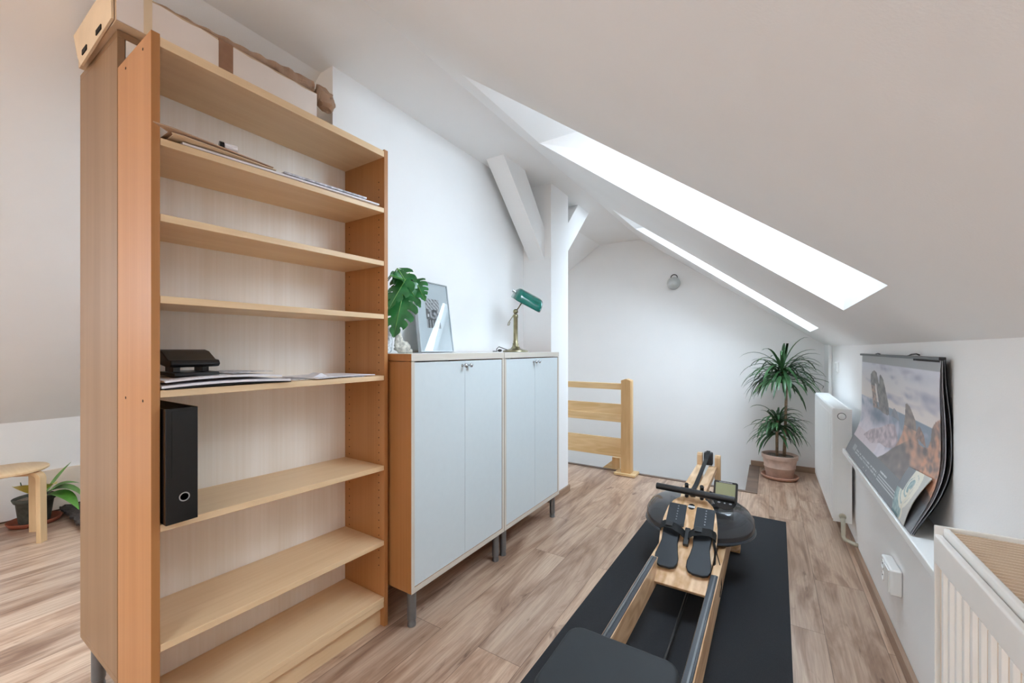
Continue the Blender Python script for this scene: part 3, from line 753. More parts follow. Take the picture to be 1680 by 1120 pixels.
# patterned vase with monstera leaves
VX, VY = -1.50, 1.262
vs = thing('monstera_in_vase', 'monstera leaves drooping from a patterned glass vase behind the bookcase edge', 'plant', (VX, VY, zt_))
b = MB(); b.lathe([(.038, zt_), (.046, zt_ + .01), (.05, zt_ + .05), (.045, zt_ + .10), (.03, zt_ + .13), (.036, zt_ + .15), (.031, zt_ + .15), (.025, zt_ + .13), (.0001, zt_ + .12)], c=(VX, VY, 0), n=28)
build('vase', b, M['vase'], vs, smooth=True)
def monstera(parent, base, tip, width, droop, upv=(0, 0, 1), nl=5, face=None):
    base = Vector(base); tip = Vector(tip); ax_ = tip - base; Lf = ax_.length; ax_.normalize()
    fc = Vector(face).normalized(); sd_ = ax_.cross(fc).normalized(); nrm = sd_.cross(ax_).normalized()
    if nrm.dot(fc) < 0: nrm = -nrm
    def P(s_, w_):      # s along midrib 0..1 ; w signed half-width
        z_ = -droop * (s_ ** 2) * Lf * .5 - .35 * abs(w_) ** 1.6 * 6 * abs(w_)
        return base + ax_ * (s_ * Lf) + sd_ * w_ + nrm * (z_ + .012 * sin(s_ * 9) * (abs(w_) / width))
    def half(s_):       # heart outline
        s_ = max(0.001, min(.999, s_))
        return width * (sin(pi * s_ ** .62) ** .75)
    mb = MB()
    for sg in (-1, 1):
        # inner web
        n_ = 18; prev = None
        for i in range(n_ + 1):
            s_ = i / n_; w_ = half(s_) * .43
            cur = (mb.bm.verts.new(P(s_, 0)), mb.bm.verts.new(P(s_ + .02, sg * w_)))
            if prev: mb.bm.faces.new([prev[0], cur[0], cur[1], prev[1]])
            prev = cur
        # lobes
        for k in range(nl):
            a = k / nl + .006; c = (k + 1) / nl - .020
            m0 = 6; prev = None
            for j in range(m0 + 1):
                q = j / m0; wfr = .40 + .60 * q
                sk = .11 * q ** 1.5; shrink = .028 * q + .018 * (q > .9)
                sa, sc_ = a + sk + shrink * .4, c + sk - shrink
                wa, wc = half(min(sa, .985)) * wfr, half(min(sc_, .985)) * wfr
                if q == 1: wa *= .95; wc *= .93
                ma = (sa + sc_) / 2; wm = half(min(ma, .985)) * wfr
                cur = [mb.bm.verts.new(P(min(sa, 1.0), sg * wa)), mb.bm.verts.new(P(min(ma, 1.01), sg * wm)), mb.bm.verts.new(P(min(sc_, 1.02), sg * wc))]
                if prev:
                    mb.bm.faces.new([prev[0], cur[0], cur[1], prev[1]]); mb.bm.faces.new([prev[1], cur[1], cur[2], prev[2]])
                prev = cur
    lf_ = build('leaf', mb, M['leaf_m'], parent, smooth=True, recalc=False)
    mb = MB(); mb.tube([P(i / 8, 0) + nrm * .001 for i in range(9)], .0022, n=6, rr=[.003 - .0025 * i / 8 for i in range(9)]); build('midrib', mb, M['leaf_g'], lf_)
toCam = (Vector((0, 0, H)) - Vector((-1.45, 1.4, 1.4))).normalized()
def ppl(Dx, px, py): return pX(Dx, px, py)
leaves = [((-1.47, 652, 440), (-1.40, 692, 502), .060, .3, toCam + UP * .5),
          ((-1.46, 672, 448), (-1.41, 638, 500), .060, .2, toCam + UP * .9),
          ((-1.44, 662, 478), (-1.40, 646, 548), .085, .25, toCam + UP * .2),
          ((-1.45, 680, 458), (-1.38, 697, 490), .050, .3, toCam + UP * .3),
          ((-1.47, 640, 452), (-1.43, 690, 462), .050, .4, toCam * .7 + UP)]
for (a, c, w_, dr, fc) in leaves:
    A = ppl(*a); C_ = ppl(*c); A_ = A
    monstera(vs, A, C_, w_, dr, face=fc)
    b = MB(); top = Vector((VX, VY, zt_ + .14)); mid = (top + A) / 2 + UP * .05 - CR * .02
    b.tube([top, mid, A], .0025, n=6); build('petiole', b, M['petiole'], vs, smooth=True)

# coral ornament
random.seed(3)
cr = MB()
def blob(c, r, sx, sy, sz, seg=10):
    tmp = bmesh.new(); bmesh.ops.create_icosphere(tmp, subdivisions=3, radius=1, matrix=Matrix.Translation(c) @ Matrix.Diagonal((r * sx, r * sy, r * sz, 1)))
    for v in tmp.verts:
        v.co += (v.co - Vector(c)).normalized() * noise.noise(v.co * 70) * .011
    me_ = bpy.data.meshes.new('t'); tmp.to_mesh(me_); cr.bm.from_mesh(me_); bpy.data.meshes.remove(me_); tmp.free()
blob((-1.50, 1.385, zt_ + .028), .03, 1, 1.4, 1); blob((-1.50, 1.365, zt_ + .062), .022, .8, .8, 1.8); blob((-1.495, 1.35, zt_ + .05), .016, .8, .7, 2.2)
blob((-1.50, 1.415, zt_ + .03), .018, 1, .8, 1.4); blob((-1.50, 1.432, zt_ + .012), .014, 1, 1, .9)
build('coral_ornament', cr, M['coral'], loc=(-1.50, 1.39, zt_), label='knobbly pale coral ornament between the vase and the picture', cat='ornament', smooth=True)

# ------------------------------------------------------------------ stair railing
sr = thing('stair_railing', 'light wooden stair railing with newel post and three horizontal boards', 'railing', (-1.12, 3.80, 0))
b = MB(); b.box(-1.225, -1.03, 3.722, 3.878, .0062, .026); build('base_plate', b, M['pine'], sr, bevel=.002)
b = MB(); b.prism([(-1.168, .026), (-1.078, .026), (-1.078, .882), (-1.123, .897), (-1.168, .882)], 3.755, 3.845, 'XZ'); build('newel_post', b, M['pineZ'], sr, bevel=.003)
b = MB(); b.box(-1.085, -1.074, 3.775, 3.825, .03, .875); build('post_batten', b, M['pineZ'], sr, bevel=.001)
for (z0_, z1_, y0_, y1_) in ((.792, .850, 3.78, 3.82), (.555, .655, 3.79, 3.815), (.487, .56, 3.775, 3.80), (.158, .332, 3.785, 3.812)):
    b = MB(); b.box(-2.6, -1.168, y0_, y1_, z0_, z1_); build('rail_board', b, M['pine'], sr, bevel=.003)
b = MB(); b.box(-2.68, -2.6, 3.755, 3.835, .0062, .89); build('newel_post', b, M['pineZ'], sr, bevel=.003)
b = MB(); b.box(-1.30, -1.225, 3.90, 3.97, -.55, .118); build('lower_post', b, M['pineZ'], sr, bevel=.002)
b = MB(); b.prism([(-1.30, .085), (-1.30, -.10), (-3.2, -1.75), (-3.2, -1.55)], 3.915, 3.95, 'XZ'); build('string_board', b, M['pine'], sr, bevel=.002)

# ------------------------------------------------------------------ wall lamp on far gable
wl = thing('wall_spotlight', 'round silver wall spotlight high on the far gable wall', 'lamp', (-.889, YF, 1.90))
b = MB(); b.lathe([(.034, YF), (.034, YF - .02), (.028, YF - .028), (.0001, YF - .03)], c=(-.885, 0, 1.958), n=24, axis='Y')
build('mount', b, M['white_plastic'], wl, autos=40)
b = MB(); b.tube([(-.885 + .034 * cos(a), YF - .03, 1.958 + .034 * sin(a)) for a in [radians(-20 + 22 * k) for k in range(10)]], .005, n=8); build('ring', b, M['black'], wl, smooth=True)
b = MB(); b.sphere((-.885, YF - .065, 1.893), .064, 1, .8, 1, seg=28); build('dome', b, M['steel'], wl, smooth=True)
b = MB(); b.tube([(-.885 + .066 * cos(a), YF - .055, 1.893 + .066 * sin(a)) for a in [2 * pi * k / 28 for k in range(29)]], .004, n=6); build('rim', b, M['steel'], wl, smooth=True)

# ------------------------------------------------------------------ dragon tree in a terracotta pot
PX, PY_ = .080, 4.45
dt = thing('potted_dragon_tree', 'dragon tree with two leafy crowns in a faded terracotta pot', 'plant', (PX, PY_, 0))
b = MB(); b.lathe([(.11, .001), (.135, .004), (.146, .022), (.142, .032), (.134, .030), (.122, .014), (.0001, .012)], c=(PX, PY_, 0), n=40); build('saucer', b, M['terra2'], dt, smooth=True)
b = MB(); b.lathe([(.100, .014), (.104, .016), (.120, .10), (.124, .105), (.121, .11), (.131, .17), (.132, .178), (.140, .182), (.143, .215), (.136, .218), (.130, .214), (.128, .195), (.0001, .19)], c=(PX, PY_, 0), n=44); build('pot', b, M['terra'], dt, autos=55)
b = MB(); b.lathe([(.129, .192), (.10, .2), (.05, .203), (.0001, .205)], c=(PX, PY_, 0), n=30)
for v in b.bm.verts: v.co.z += .006 * noise.noise(v.co * 60)
build('soil', b, M['soil'], dt, smooth=True)
c1 = pY(PY_, 1283, 606); c2 = pY(PY_, 1276, 690); c3 = pY(PY_ + .03, 1290, 640)
b = MB(); b.tube([(PX + .035, PY_, .19), (PX + .045, PY_, .5), c3, c1], .012, n=10, rr=[.014, .012, .011, .010]); build('stem', b, M['stem'], dt, smooth=True)
b = MB(); b.tube([(PX - .02, PY_ - .02, .19), (PX - .02, PY_ - .02, .4), c2], .012, n=10, rr=[.013, .012, .011]); build('stem', b, M['stem'], dt, smooth=True)
def crown(center, n_, Lmin, Lmax, seed, up_bias):
    rnd = random.Random(seed); b = MB()
    for i in range(n_):
        az = rnd.uniform(0, 2 * pi); el = radians(rnd.choice((rnd.uniform(-5, 35), rnd.uniform(25, 70), rnd.uniform(-25, 15)))) ; Lf = rnd.uniform(Lmin, Lmax)
        d = Vector((cos(az) * cos(el), sin(az) * cos(el), sin(el))); p = Vector(center) + Vector((0, 0, rnd.uniform(-.13, .03)))
        steps = 9; gr = rnd.uniform(1.6, 4.2); sdv = Vector((-sin(az), cos(az), 0)); pr = None
        wmax = rnd.uniform(.008, .0135)
        for k in range(steps + 1):
            q = k / steps; w_ = wmax * (sin(pi * (.12 + .88 * q)) ** .6) * (1 if q < .95 else .2) + .0004
            cur = [b.bm.verts.new(p - sdv * w_ + UP * w_ * .4), b.bm.verts.new(p), b.bm.verts.new(p + sdv * w_ + UP * w_ * .4)]
            if pr:
                b.bm.faces.new([pr[0], pr[1], cur[1], cur[0]]); b.bm.faces.new([pr[1], pr[2], cur[2], cur[1]])
            pr = cur; p = p + d * (Lf / steps); p.y = min(p.y, YF - .03); p.z = min(p.z, zr(max(p.x, XC1)) - .03); p.x = min(p.x, .40) if p.z < .83 else min(p.x, XR - .03); d = (d + Vector((0, 0, -gr / steps * .9 * (.3 + q)))).normalized()
    return b
b = crown(c1, 120, .26, .42, 11, 0); build('foliage', b, M['leaf'], dt, smooth=True, recalc=False)
b = crown(c2, 95, .20, .33, 5, 0); build('foliage', b, M['leaf'], dt, smooth=True, recalc=False)
tipp = pY(PY_, 1292, 563); b = MB()
for s_ in (-1, 1):
    b.strip([c1, (c1 + tipp) / 2 + Vector((s_ * .006, 0, 0)), tipp], (1, 0, 0), .018, .002, None)
for v in b.bm.verts:
    pass
build('leaf_spike', b, M['leaf'], dt)

# ------------------------------------------------------------------ radiators
def radiator(name, label, x0, x1, y0, y1, z0, z1, mat, ribmat, grillemat, rib, pitch):
    r = thing(name, label, 'radiator', ((x0 + x1) / 2, (y0 + y1) / 2, z0))
    return r
ra = radiator('panel_radiator', 'white flat-fronted panel radiator on the right wall beyond the calendar', .318, .418, 3.078, 4.16, .15, .818, None, None, None, 0, 0)
b = MB(); b.box(.318, .330, 3.082, 4.156, .16, .812)
build('front_panel', b, M['rad'], ra, bevel=.004)
b = MB()
for k in range(26):
    y = 3.115 + k * .040; b.box(.3165, .3185, y, y + .028, .20, .775)
build('front_ribs', b, M['rad'], ra, bevel=.0009)
b = MB(); b.box(.395, .405, 3.10, 4.14, .16, .81); build('rear_panel', b, M['rad'], ra, bevel=.003)
b = MB()
for k in range(40): b.box(.334, .391, 3.12 + k * .026, 3.121 + k * .026, .17, .79)
build('convector_fins', b, M['rad'], ra)
for y in (3.076, 4.156):
    b = MB(); b.box(.322, .410, y, y + .004, .15, .818); build('end_panel', b, M['rad'], ra, bevel=.001)
b = MB(); b.box(.322, .410, 3.080, 4.156, .813, .816)
for k in range(36): b.box(.336, .398, 3.10 + k * .029, 3.104 + k * .029, .816, .8175)
build('top_grille', b, M['rad'], ra, bevel=.0008)
b = MB(); b.lathe([(.0175, 3.076), (.0175, 3.066), (.016, 3.060), (.012, 3.056), (.0001, 3.055)], c=(.362, 0, .775), n=26, axis='Y'); build('vent_knob', b, M['white_plastic'], ra, autos=50)
b = MB(); b.lathe([(.0205, 3.076), (.0205, 3.0735), (.0175, 3.0725)], c=(.362, 0, .775), n=26, axis='Y'); build('knob_ring', b, M['black'], ra)
b = MB(); b.lathe([(.017, 3.076), (.017, 3.066), (.012, 3.064), (.011, 3.070), (.0001, 3.070)], c=(.366, 0, .186), n=24, axis='Y'); build('lower_plug', b, M['pipe'], ra, autos=40)
b = MB(); b.tube([(.366, 3.068, .176), (.366, 3.05, .150), (.366, 3.045, .10), (.366, 3.045, .082), (.372, 3.035, .068), (.39, 3.02, .064), (.428, 2.99, .062)], .011, n=12); build('supply_pipe', b, M['pipe'], ra, smooth=True)
b = MB(); b.box(.405, .424, 3.3, 3.33, .3, .75); b.box(.405, .424, 3.9, 3.93, .3, .75); build('wall_bracket', b, M['rad'], ra)

x0, x1, y0, y1, z0_, z1_ = .283, .416, .40, 1.168, .13, .812
rb = thing('ribbed_radiator', 'ivory ribbed radiator with a slotted top at the lower right corner', 'radiator', (.35, .78, z0_))
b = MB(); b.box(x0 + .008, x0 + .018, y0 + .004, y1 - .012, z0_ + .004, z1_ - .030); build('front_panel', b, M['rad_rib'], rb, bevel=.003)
b = MB()
k = 0
yy = y1 - .040
while yy > y0 + .03:
    b.prism([(yy, x0 + .008), (yy - .004, x0 + .002), (yy - .014, x0 + .002), (yy - .018, x0 + .008)], z0_ + .05, z1_ - .075, 'XY', mt=Matrix(((0, 1, 0, 0), (1, 0, 0, 0), (0, 0, 1, 0), (0, 0, 0, 1))))
    yy -= .0335
build('front_ribs', b, M['rad_old'], rb, bevel=.001)
b = MB(); b.box(x0 - .001, x0 + .012, y0, y1 - .012, z1_ - .072, z1_ - .014); build('header_bar', b, M['rad_old'], rb, bevel=.004)
b = MB(); b.box(x0, x0 + .012, y0, y1 - .012, z0_, z0_ + .05); build('header_bar', b, M['rad_old'], rb, bevel=.004)
for yq in (.5, 1.0):
    b = MB(); b.box(x1 - .006, .4248, yq, yq + .03, z0_ + .1, z1_ - .1); build('wall_bracket', b, M['rad_old'], rb)
    b = MB(); b.box(x1 - .05, x1 - .02, yq, yq + .03, .0, z0_ + .01); build('foot', b, M['rad_old'], rb, bevel=.002)
b = MB(); b.box(x0 + .014, x0 + .024, y0, y1 - .006, z1_ - .03, z1_ - .002); build('top_edge', b, M['rad_old'], rb, bevel=.003)
b = MB(); b.box(x0 + .002, x1, y1 - .006, y1, z0_, z1_); build('end_panel', b, M['rad_old'], rb, bevel=.002)
b = MB(); b.box(x0 + .002, x1, y0 - .004, y0, z0_, z1_); build('end_panel', b, M['rad_old'], rb, bevel=.002)
b = MB(); b.box(x1 - .016, x1 - .004, y0, y1 - .006, z0_ + .004, z1_ - .006); build('rear_panel', b, M['rad_old'], rb, bevel=.003)
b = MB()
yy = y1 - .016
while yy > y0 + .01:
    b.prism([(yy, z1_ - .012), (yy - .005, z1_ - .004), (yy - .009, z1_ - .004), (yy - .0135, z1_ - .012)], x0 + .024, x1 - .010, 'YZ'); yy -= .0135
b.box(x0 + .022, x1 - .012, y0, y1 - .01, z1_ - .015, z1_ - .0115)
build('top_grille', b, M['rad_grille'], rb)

# ------------------------------------------------------------------ wall calendar
YL, YR = 2.97, 1.72
profL = [(.440, 1.139), (.438, 1.01), (.437, .90), (.437, .806), (.430, .765), (.411, .709), (.390, .665), (.366, .603)]
profR = [(.436, 1.139), (.432, 1.06), (.435, .93), (.435, .83), (.428, .773), (.410, .705), (.388, .654), (.368, .601)]
def arc(prof):
    s_ = [0]
    for a, c in zip(prof, prof[1:]): s_.append(s_[-1] + sqrt((a[0] - c[0]) ** 2 + (a[1] - c[1]) ** 2))
    return s_
def samp(prof, v):
    s_ = arc(prof); t_ = max(0, min(1, v)) * s_[-1]
    for i in range(len(prof) - 1):
        if t_ <= s_[i + 1] + 1e-9:
            q = (t_ - s_[i]) / (s_[i + 1] - s_[i])
            return prof[i][0] + (prof[i + 1][0] - prof[i][0]) * q, prof[i][1] + (prof[i + 1][1] - prof[i][1]) * q
    return prof[-1]
def smooth_samp(prof, v):
    a = [samp(prof, v + d) for d in (-.05, -.025, 0, .025, .05)]
    if v < .05 or v > .95: return samp(prof, v)
    return sum(p[0] for p in a) / 5, sum(p[1] for p in a) / 5
def calpos(u, v, off=0.0):
    a = smooth_samp(profL, v); c = smooth_samp(profR, v)
    return Vector((a[0] + (c[0] - a[0]) * u + off, YL + (YR - YL) * u, a[1] + (c[1] - a[1]) * u))
cal = thing('wall_calendar', 'large wall calendar with a seascape of rock stacks, curling onto the ledge', 'calendar', (.43, 2.35, .60))
def inside(p, poly):
    x, y = p; c = False; j = len(poly) - 1
    for i in range(len(poly)):
        if ((poly[i][1] > y) != (poly[j][1] > y)) and (x < (poly[j][0] - poly[i][0]) * (y - poly[i][1]) / (poly[j][1] - poly[i][1]) + poly[i][0]): c = not c
        j = i
    return c
K = .965   # measured heights -> share of the page's length
def Kp(l): return [(u, v * K) for u, v in l]
arch = Kp([(0.193, 0.18), (0.22, .15), (0.258, 0.135), (0.30, 0.15), (0.335, 0.23), (.345, .255), (0.352, 0.17), (0.365, 0.159), (0.41, 0.196), (0.44, 0.26), (.455, .304), (.485, .38), (0.498, 0.469), (0.47, .485), (0.417, 0.487), (0.348, 0.47), (0.242, 0.478), (.225, .36), (0.193, 0.254)])
hole = Kp([(0.274, 0.250), (0.297, 0.262), (.32, .35), (0.348, 0.448), (0.33, 0.456), (.30, .38), (0.278, 0.304)])
small = Kp([(.525, .47), (.54, .43), (0.562, 0.396), (0.589, 0.407), (0.636, 0.478)])
rock2 = Kp([(.66, .56), (0.685, 0.48), (0.694, 0.406), (.70, .33), (0.717, 0.322), (0.748, 0.338), (.775, .38), (0.798, 0.413), (0.81, 0.493), (.83, .56), (.86, .66), (.60, .68)])
rock2b = Kp([(.80, .52), (0.806, 0.489), (0.826, 0.443), (0.841, 0.439), (.855, .46), (0.874, 0.483), (.89, .55)])
rock3 = Kp([(1.01, 0.335), (0.985, 0.35), (0.967, 0.365), (.95, .39), (0.936, 0.42), (0.929, 0.485), (.90, .56), (.88, .64), (.84, .72), (1.01, .8)])
fg = Kp([(.42, .90), (0.511, 0.80), (0.583, 0.70), (0.67, 0.624), (0.748, 0.56), (0.86, 0.56), (0.938, 0.533), (1.01, 0.48), (1.01, .9)])
left = Kp([(0.15, 0.78), (.22, .70), (.30, .655), (0.376, 0.62), (.45, .57), (.52, .535), (0.573, 0.524), (.60, .58), (0.626, 0.639), (.60, .70), (.5, .74), (.42, .74), (.30, .80)])
def mixc(a, c, t_): t_ = max(0, min(1, t_)); return tuple(a[i] + (c[i] - a[i]) * t_ for i in range(3))
def S(*c): return tuple(s2l(v) for v in c)
def cal_col(u, v):
    if v < .068: c = S(150, 150, 152)
    elif v > .822:
        c = S(112, 114, 118)
        q = (v - .822) / .178
        # tiny rows of lettering and a row block, white on grey
        if .10 < u < .16 and .32 < q < .62 and ((int(u * 300) + int(q * 40)) % 3 != 0): c = S(170, 172, 174)
        if .17 < u < .56 and (.46 < q < .52 or .60 < q < .64) and noise.noise(Vector((u * 260, q * 9, 1))) > -.05: c = S(196, 198, 200)
        if .57 < u < .66 and .30 < q < .36 and noise.noise(Vector((u * 300, 3, 1))) > -.2: c = S(206, 208, 210)
        if .57 < u < .92 and (.44 < q < .49 or .54 < q < .59 or .64 < q < .69): c = S(206, 208, 210)
        if (abs(u - .38) < .003 or abs(u - .43) < .003) and .78 < q < .84: c = S(200, 200, 200)
    else:
        P_ = (u, v); n1 = noise.noise(Vector((u * 5, v * 7, 0))); n2 = noise.noise(Vector((u * 22, v * 20, 4))); n3 = noise.noise(Vector((u * 60, v * 40, 9)))
        hz = .397
        if v < hz:
            c = mixc(S(206, 205, 214), S(226, 214, 208), (v - .07) / .3)
            cl = noise.noise(Vector((u * 3.4 + .3, v * 11, 2))) + .4 * noise.noise(Vector((u * 11, v * 26, 6)))
            c = mixc(c, S(164, 160, 178), (cl - .12) * 1.8)
            for (cu, cv, su, sv) in ((.81, .125, .11, .028), (.43, .10, .10, .02), (.55, .155, .04, .015), (.9, .24, .12, .03), (.73, .26, .06, .02)):
                c = mixc(c, S(160, 158, 176), .75 * math.exp(-((u - cu) / su) ** 2 - ((v - cv) / sv) ** 2) * (1 + n2))
        else:
            c = mixc(S(128, 142, 160), S(150, 160, 176), (v - hz) * 3 + n1 * .3)
            foam = (v - .44) * 3.2 + n1 * 1.1 + n2 * .6 - .35 * (u > .62) + .35 * (u < .5)
            c = mixc(c, S(222, 214, 222), foam)
            c = mixc(c, S(92, 112, 140), max(0, .8 * math.exp(-((u - .30) / .2) ** 2 - ((v - .52) / .05) ** 2)) + n2 * .2)
            if v > .72 and u < .4: c = mixc(c, S(214, 196, 198), .5)
        if inside(P_, small): c = mixc(S(116, 118, 130), S(150, 148, 156), .5 + n2)
        if inside(P_, arch) and not inside(P_, hole):
            c = mixc(S(92, 88, 90), S(146, 136, 132), .5 + n2 * .9 + n3 * .5)
            if u < .30 and v > .27: c = mixc(c, S(190, 150, 130), .5 + n3)
        if inside(P_, left):
            c = mixc(S(166, 150, 158), S(212, 194, 198), .45 + n2 * 1.2 + n3 * .5)
        if inside(P_, rock2):
            c = mixc(S(110, 100, 98), S(152, 134, 124), .5 + n2 + n3 * .5)
            if v > .47: c = mixc(c, S(214, 162, 134), .45 + n2 + (v - .47) * 2)
        if inside(P_, rock2b): c = mixc(S(120, 106, 102), S(180, 140, 122), .4 + n3)
        if inside(P_, fg):
            c = mixc(S(104, 96, 96), S(132, 120, 116), .5 + n2)
            w_ = (u - .62) * 2.0 - (v - .60) * 4.0 + n1 * .8 + n2 * 1.1
            c = mixc(c, S(206, 158, 132), w_)
        if inside(P_, rock3):
            c = mixc(S(122, 108, 104), S(210, 156, 128), .1 + (v - .40) * 2.2 + n2 * 1.2 + n3 * .6)
    return (*c, 1)
grid_paint(0, 1, 0, 1, 330, 170, lambda u, v: calpos(u, v), cal_col, 'front_page', M['print'], cal, smooth=True)
# page stack behind: bulging at the near edge
for k, (bul, dz, mt_) in enumerate(((.004, .0, 'paper_grey'), (.008, .004, 'paper'), (.012, .004, 'black'), (.016, .006, 'paper_grey'), (.019, .003, 'black'))):
    b = MB(); nu, nv = 6, 30; g = []
    for i in range(nu + 1):
        row = []
        for j in range(nv + 1):
            u, v = i / nu, j / nv; p = calpos(u, v)
            f_ = sin(pi * min(1, v * 1.02)) ; p.x += (.0015 * (k + 1) + bul * f_ * (.45 + .55 * u)); p.x = min(p.x, XR - .0015)
            p.y -= .002 * k
            row.append(b.bm.verts.new(p))
        g.append(row)
    for i in range(nu):
        for j in range(nv): b.bm.faces.new([g[i][j], g[i + 1][j], g[i + 1][j + 1], g[i][j + 1]])
    o = build('page', b, M[mt_], cal, smooth=True, recalc=False)
b = MB(); b.box(.430, .446, YR - .004, YL + .004, 1.137, 1.147); build('top_bar', b, M['black'], cal, bevel=.002)
b = MB()
for k in range(24): b.box(.4309, .4333, YR + .004 + k * .011, YR + .0065 + k * .011, 1.131, 1.138)
b.box(.4308, .4330, YR + .004, YR + .262, 1.1372, 1.138)
build('wire_binding', b, M['black'], cal)
b = MB(); b.tube([(.432, 2.05, 1.146), (.436, 2.02, 1.152), (.444, 2.0, 1.154), (.45, 1.99, 1.150)], .0025, n=6); b.tube([(.434, 2.60, 1.147), (.440, 2.585, 1.151), (.446, 2.57, 1.147)], .0022, n=6); build('hanger', b, M['black'], cal, smooth=True)

# leaflet at the calendar's lower right corner
A_ = pY(1.80, 1528, 775); B2 = pY(1.76, 1543, 783); 
lo_l = Vector((.368, 1.94, .602)); lo_r = Vector((.366, 1.78, .602)); hi_l = calpos(.80, .70) + Vector((-.004, 0, 0)); hi_r = calpos(.985, .665) + Vector((-.005, 0, 0))
def leafpos(u, v):      # v 0 top -> 1 bottom
    t_ = hi_l + (hi_r - hi_l) * u; bt = lo_l + (lo_r - lo_l) * u
    p = t_ + (bt - t_) * v; p.x -= .010 * sin(pi * v); return p
def leaf_col(u, v):
    n2 = noise.noise(Vector((u * 14, v * 12, 4)))
    c = mixc(S(120, 150, 154), S(168, 186, 184), .5 + n2)
    if u > .62: c = S(186, 184, 178)
    for cx_, cy_, rr_ in ((.52, .36, .30), (.55, .30, .22)):
        d = sqrt((u - cx_) ** 2 + ((v - cy_) * .8) ** 2)
        if abs(d - rr_) < .035 or abs(d - rr_ + .09) < .02: c = S(222, 216, 200)
    if abs(u - .62 - .05 * sin(v * 16)) < .05 and v > .35: c = S(214, 206, 186)
    if v > .93 and u < .5: c = S(60, 110, 116)
    if u < .35 and v < .45: c = mixc(S(120, 122, 126), S(96, 98, 104), v)
    return (*c, 1)
lfl = grid_paint(0, 1, 0, 1, 50, 70, leafpos, leaf_col, 'leaflet', M['print'], None, loc=tuple(lo_l), smooth=True,
           label='small grey-blue leaflet with a cream relief, propped on the calendar\'s lower corner', cat='leaflet')
q = lfl.modifiers.new('t', 'SOLIDIFY'); q.thickness = .0012

# socket and switch
so = thing('power_socket', 'white surface-mounted double power socket low on the right wall', 'socket', (.41, 2.15, .28))
b = MB(); b.box(.388, .424, 2.075, 2.225, .235, .335); build('housing', b, M['white_plastic'], so, bevel=.008, seg=3)
for zz in (.262, .308):
    b = MB(); b.lathe([(.019, .3885), (.019, .385), (.0165, .385), (.0165, .395), (.0001, .395)], c=(0, 2.185, zz), n=22, axis='X'); build('outlet', b, M['white_plastic'], so, autos=40)
    b = MB(); b.lathe([(.0001, .3865), (.003, .3865), (.003, .3945)], c=(0, 2.177, zz), n=8, axis='X'); b.lathe([(.0001, .3865), (.003, .3865), (.003, .3945)], c=(0, 2.193, zz), n=8, axis='X'); build('pin_hole', b, M['black'], so)
b = MB(); b.box(.384, .389, 2.085, 2.15, .243, .327); build('cover_ridge', b, M['white_plastic'], so, bevel=.002)
sw = thing('light_switch', 'white double light switch near the far end of the right wall', 'switch', (.46, 4.10, 1.03))
b = MB(); b.box(.449, .4595, 4.03, 4.18, .99, 1.07); build('plate', b, M['white_plastic'], sw, bevel=.002)
for y in (4.04, 4.11):
    b = MB(); b.box(.443, .4495, y, y + .06, .998, 1.062); build('rocker', b, M['white_plastic'], sw, bevel=.002)

# ------------------------------------------------------------------ exercise mat
b = MB(); b.box(-.40, .40, -1.22, 1.22, .0005, .0065)
o = build('exercise_mat', b, M['mat'], label='long black rubber mat under the wooden rowing machine', cat='mat', bevel=.002)
o.location = (-.323, 2.105, 0); o.rotation_euler = (0, 0, radians(-.9))

# ------------------------------------------------------------------ rowing machine
rm = thing('rowing_machine', 'ash wood water rowing machine with a smoky round tank', 'rowing machine', (-.32, 1.9, .0065))
def ztop(y): return .222 + (1.9 - y) * .033
def railprism(x0, x1, y0, y1, h, name, mat, zoff=0, bevel=.002):
    b = MB(); b.prism([(y0, ztop(y0) - h + zoff), (y1, ztop(y1) - h + zoff), (y1, ztop(y1) + zoff), (y0, ztop(y0) + zoff)], x0, x1, 'YZ'); return build(name, b, mat, rm, bevel=bevel)
railprism(-.462, -.430, .70, 2.86, .112, 'rail', M['ash']); railprism(-.208, -.176, .70, 2.80, .112, 'rail', M['ash'])
railprism(-.4585, -.432, .72, 1.925, .006, 'track', M['track'], zoff=.005); railprism(-.2065, -.180, .72, 1.895, .006, 'track', M['track'], zoff=.005)
railprism(-.452, -.446, .72, 1.92, .004, 'track', M['grey_metal'], zoff=.008, bevel=0); railprism(-.193, -.187, .72, 1.89, .004, 'track', M['grey_metal'], zoff=.008, bevel=0)
for y in (.76, 2.66):
    b = MB(); b.box(-.50, -.14, y, y + .07, .0065, .055); build('foot', b, M['ash'], rm, bevel=.004)
    for x in (-.461, -.207):
        b = MB(); b.box(x, x + .03, y + .01, y + .06, .055, ztop(y) - .10); build('foot_support', b, M['ashZ'], rm, bevel=.002)
b = MB(); b.box(-.430, -.208, 2.30, 2.34, .10, .15); b.box(-.430, -.208, .73, .76, .13, .20); build('cross_bar', b, M['ash'], rm, bevel=.002)
b = MB(); b.tube([(-.318, .74, .05), (-.318, 2.3, .05)], .006, n=10); b.box(-.33, -.306, .735, .745, .045, .14); b.box(-.33, -.306, 2.305, 2.315, .045, .11); build('recoil_cord', b, M['black'], rm)
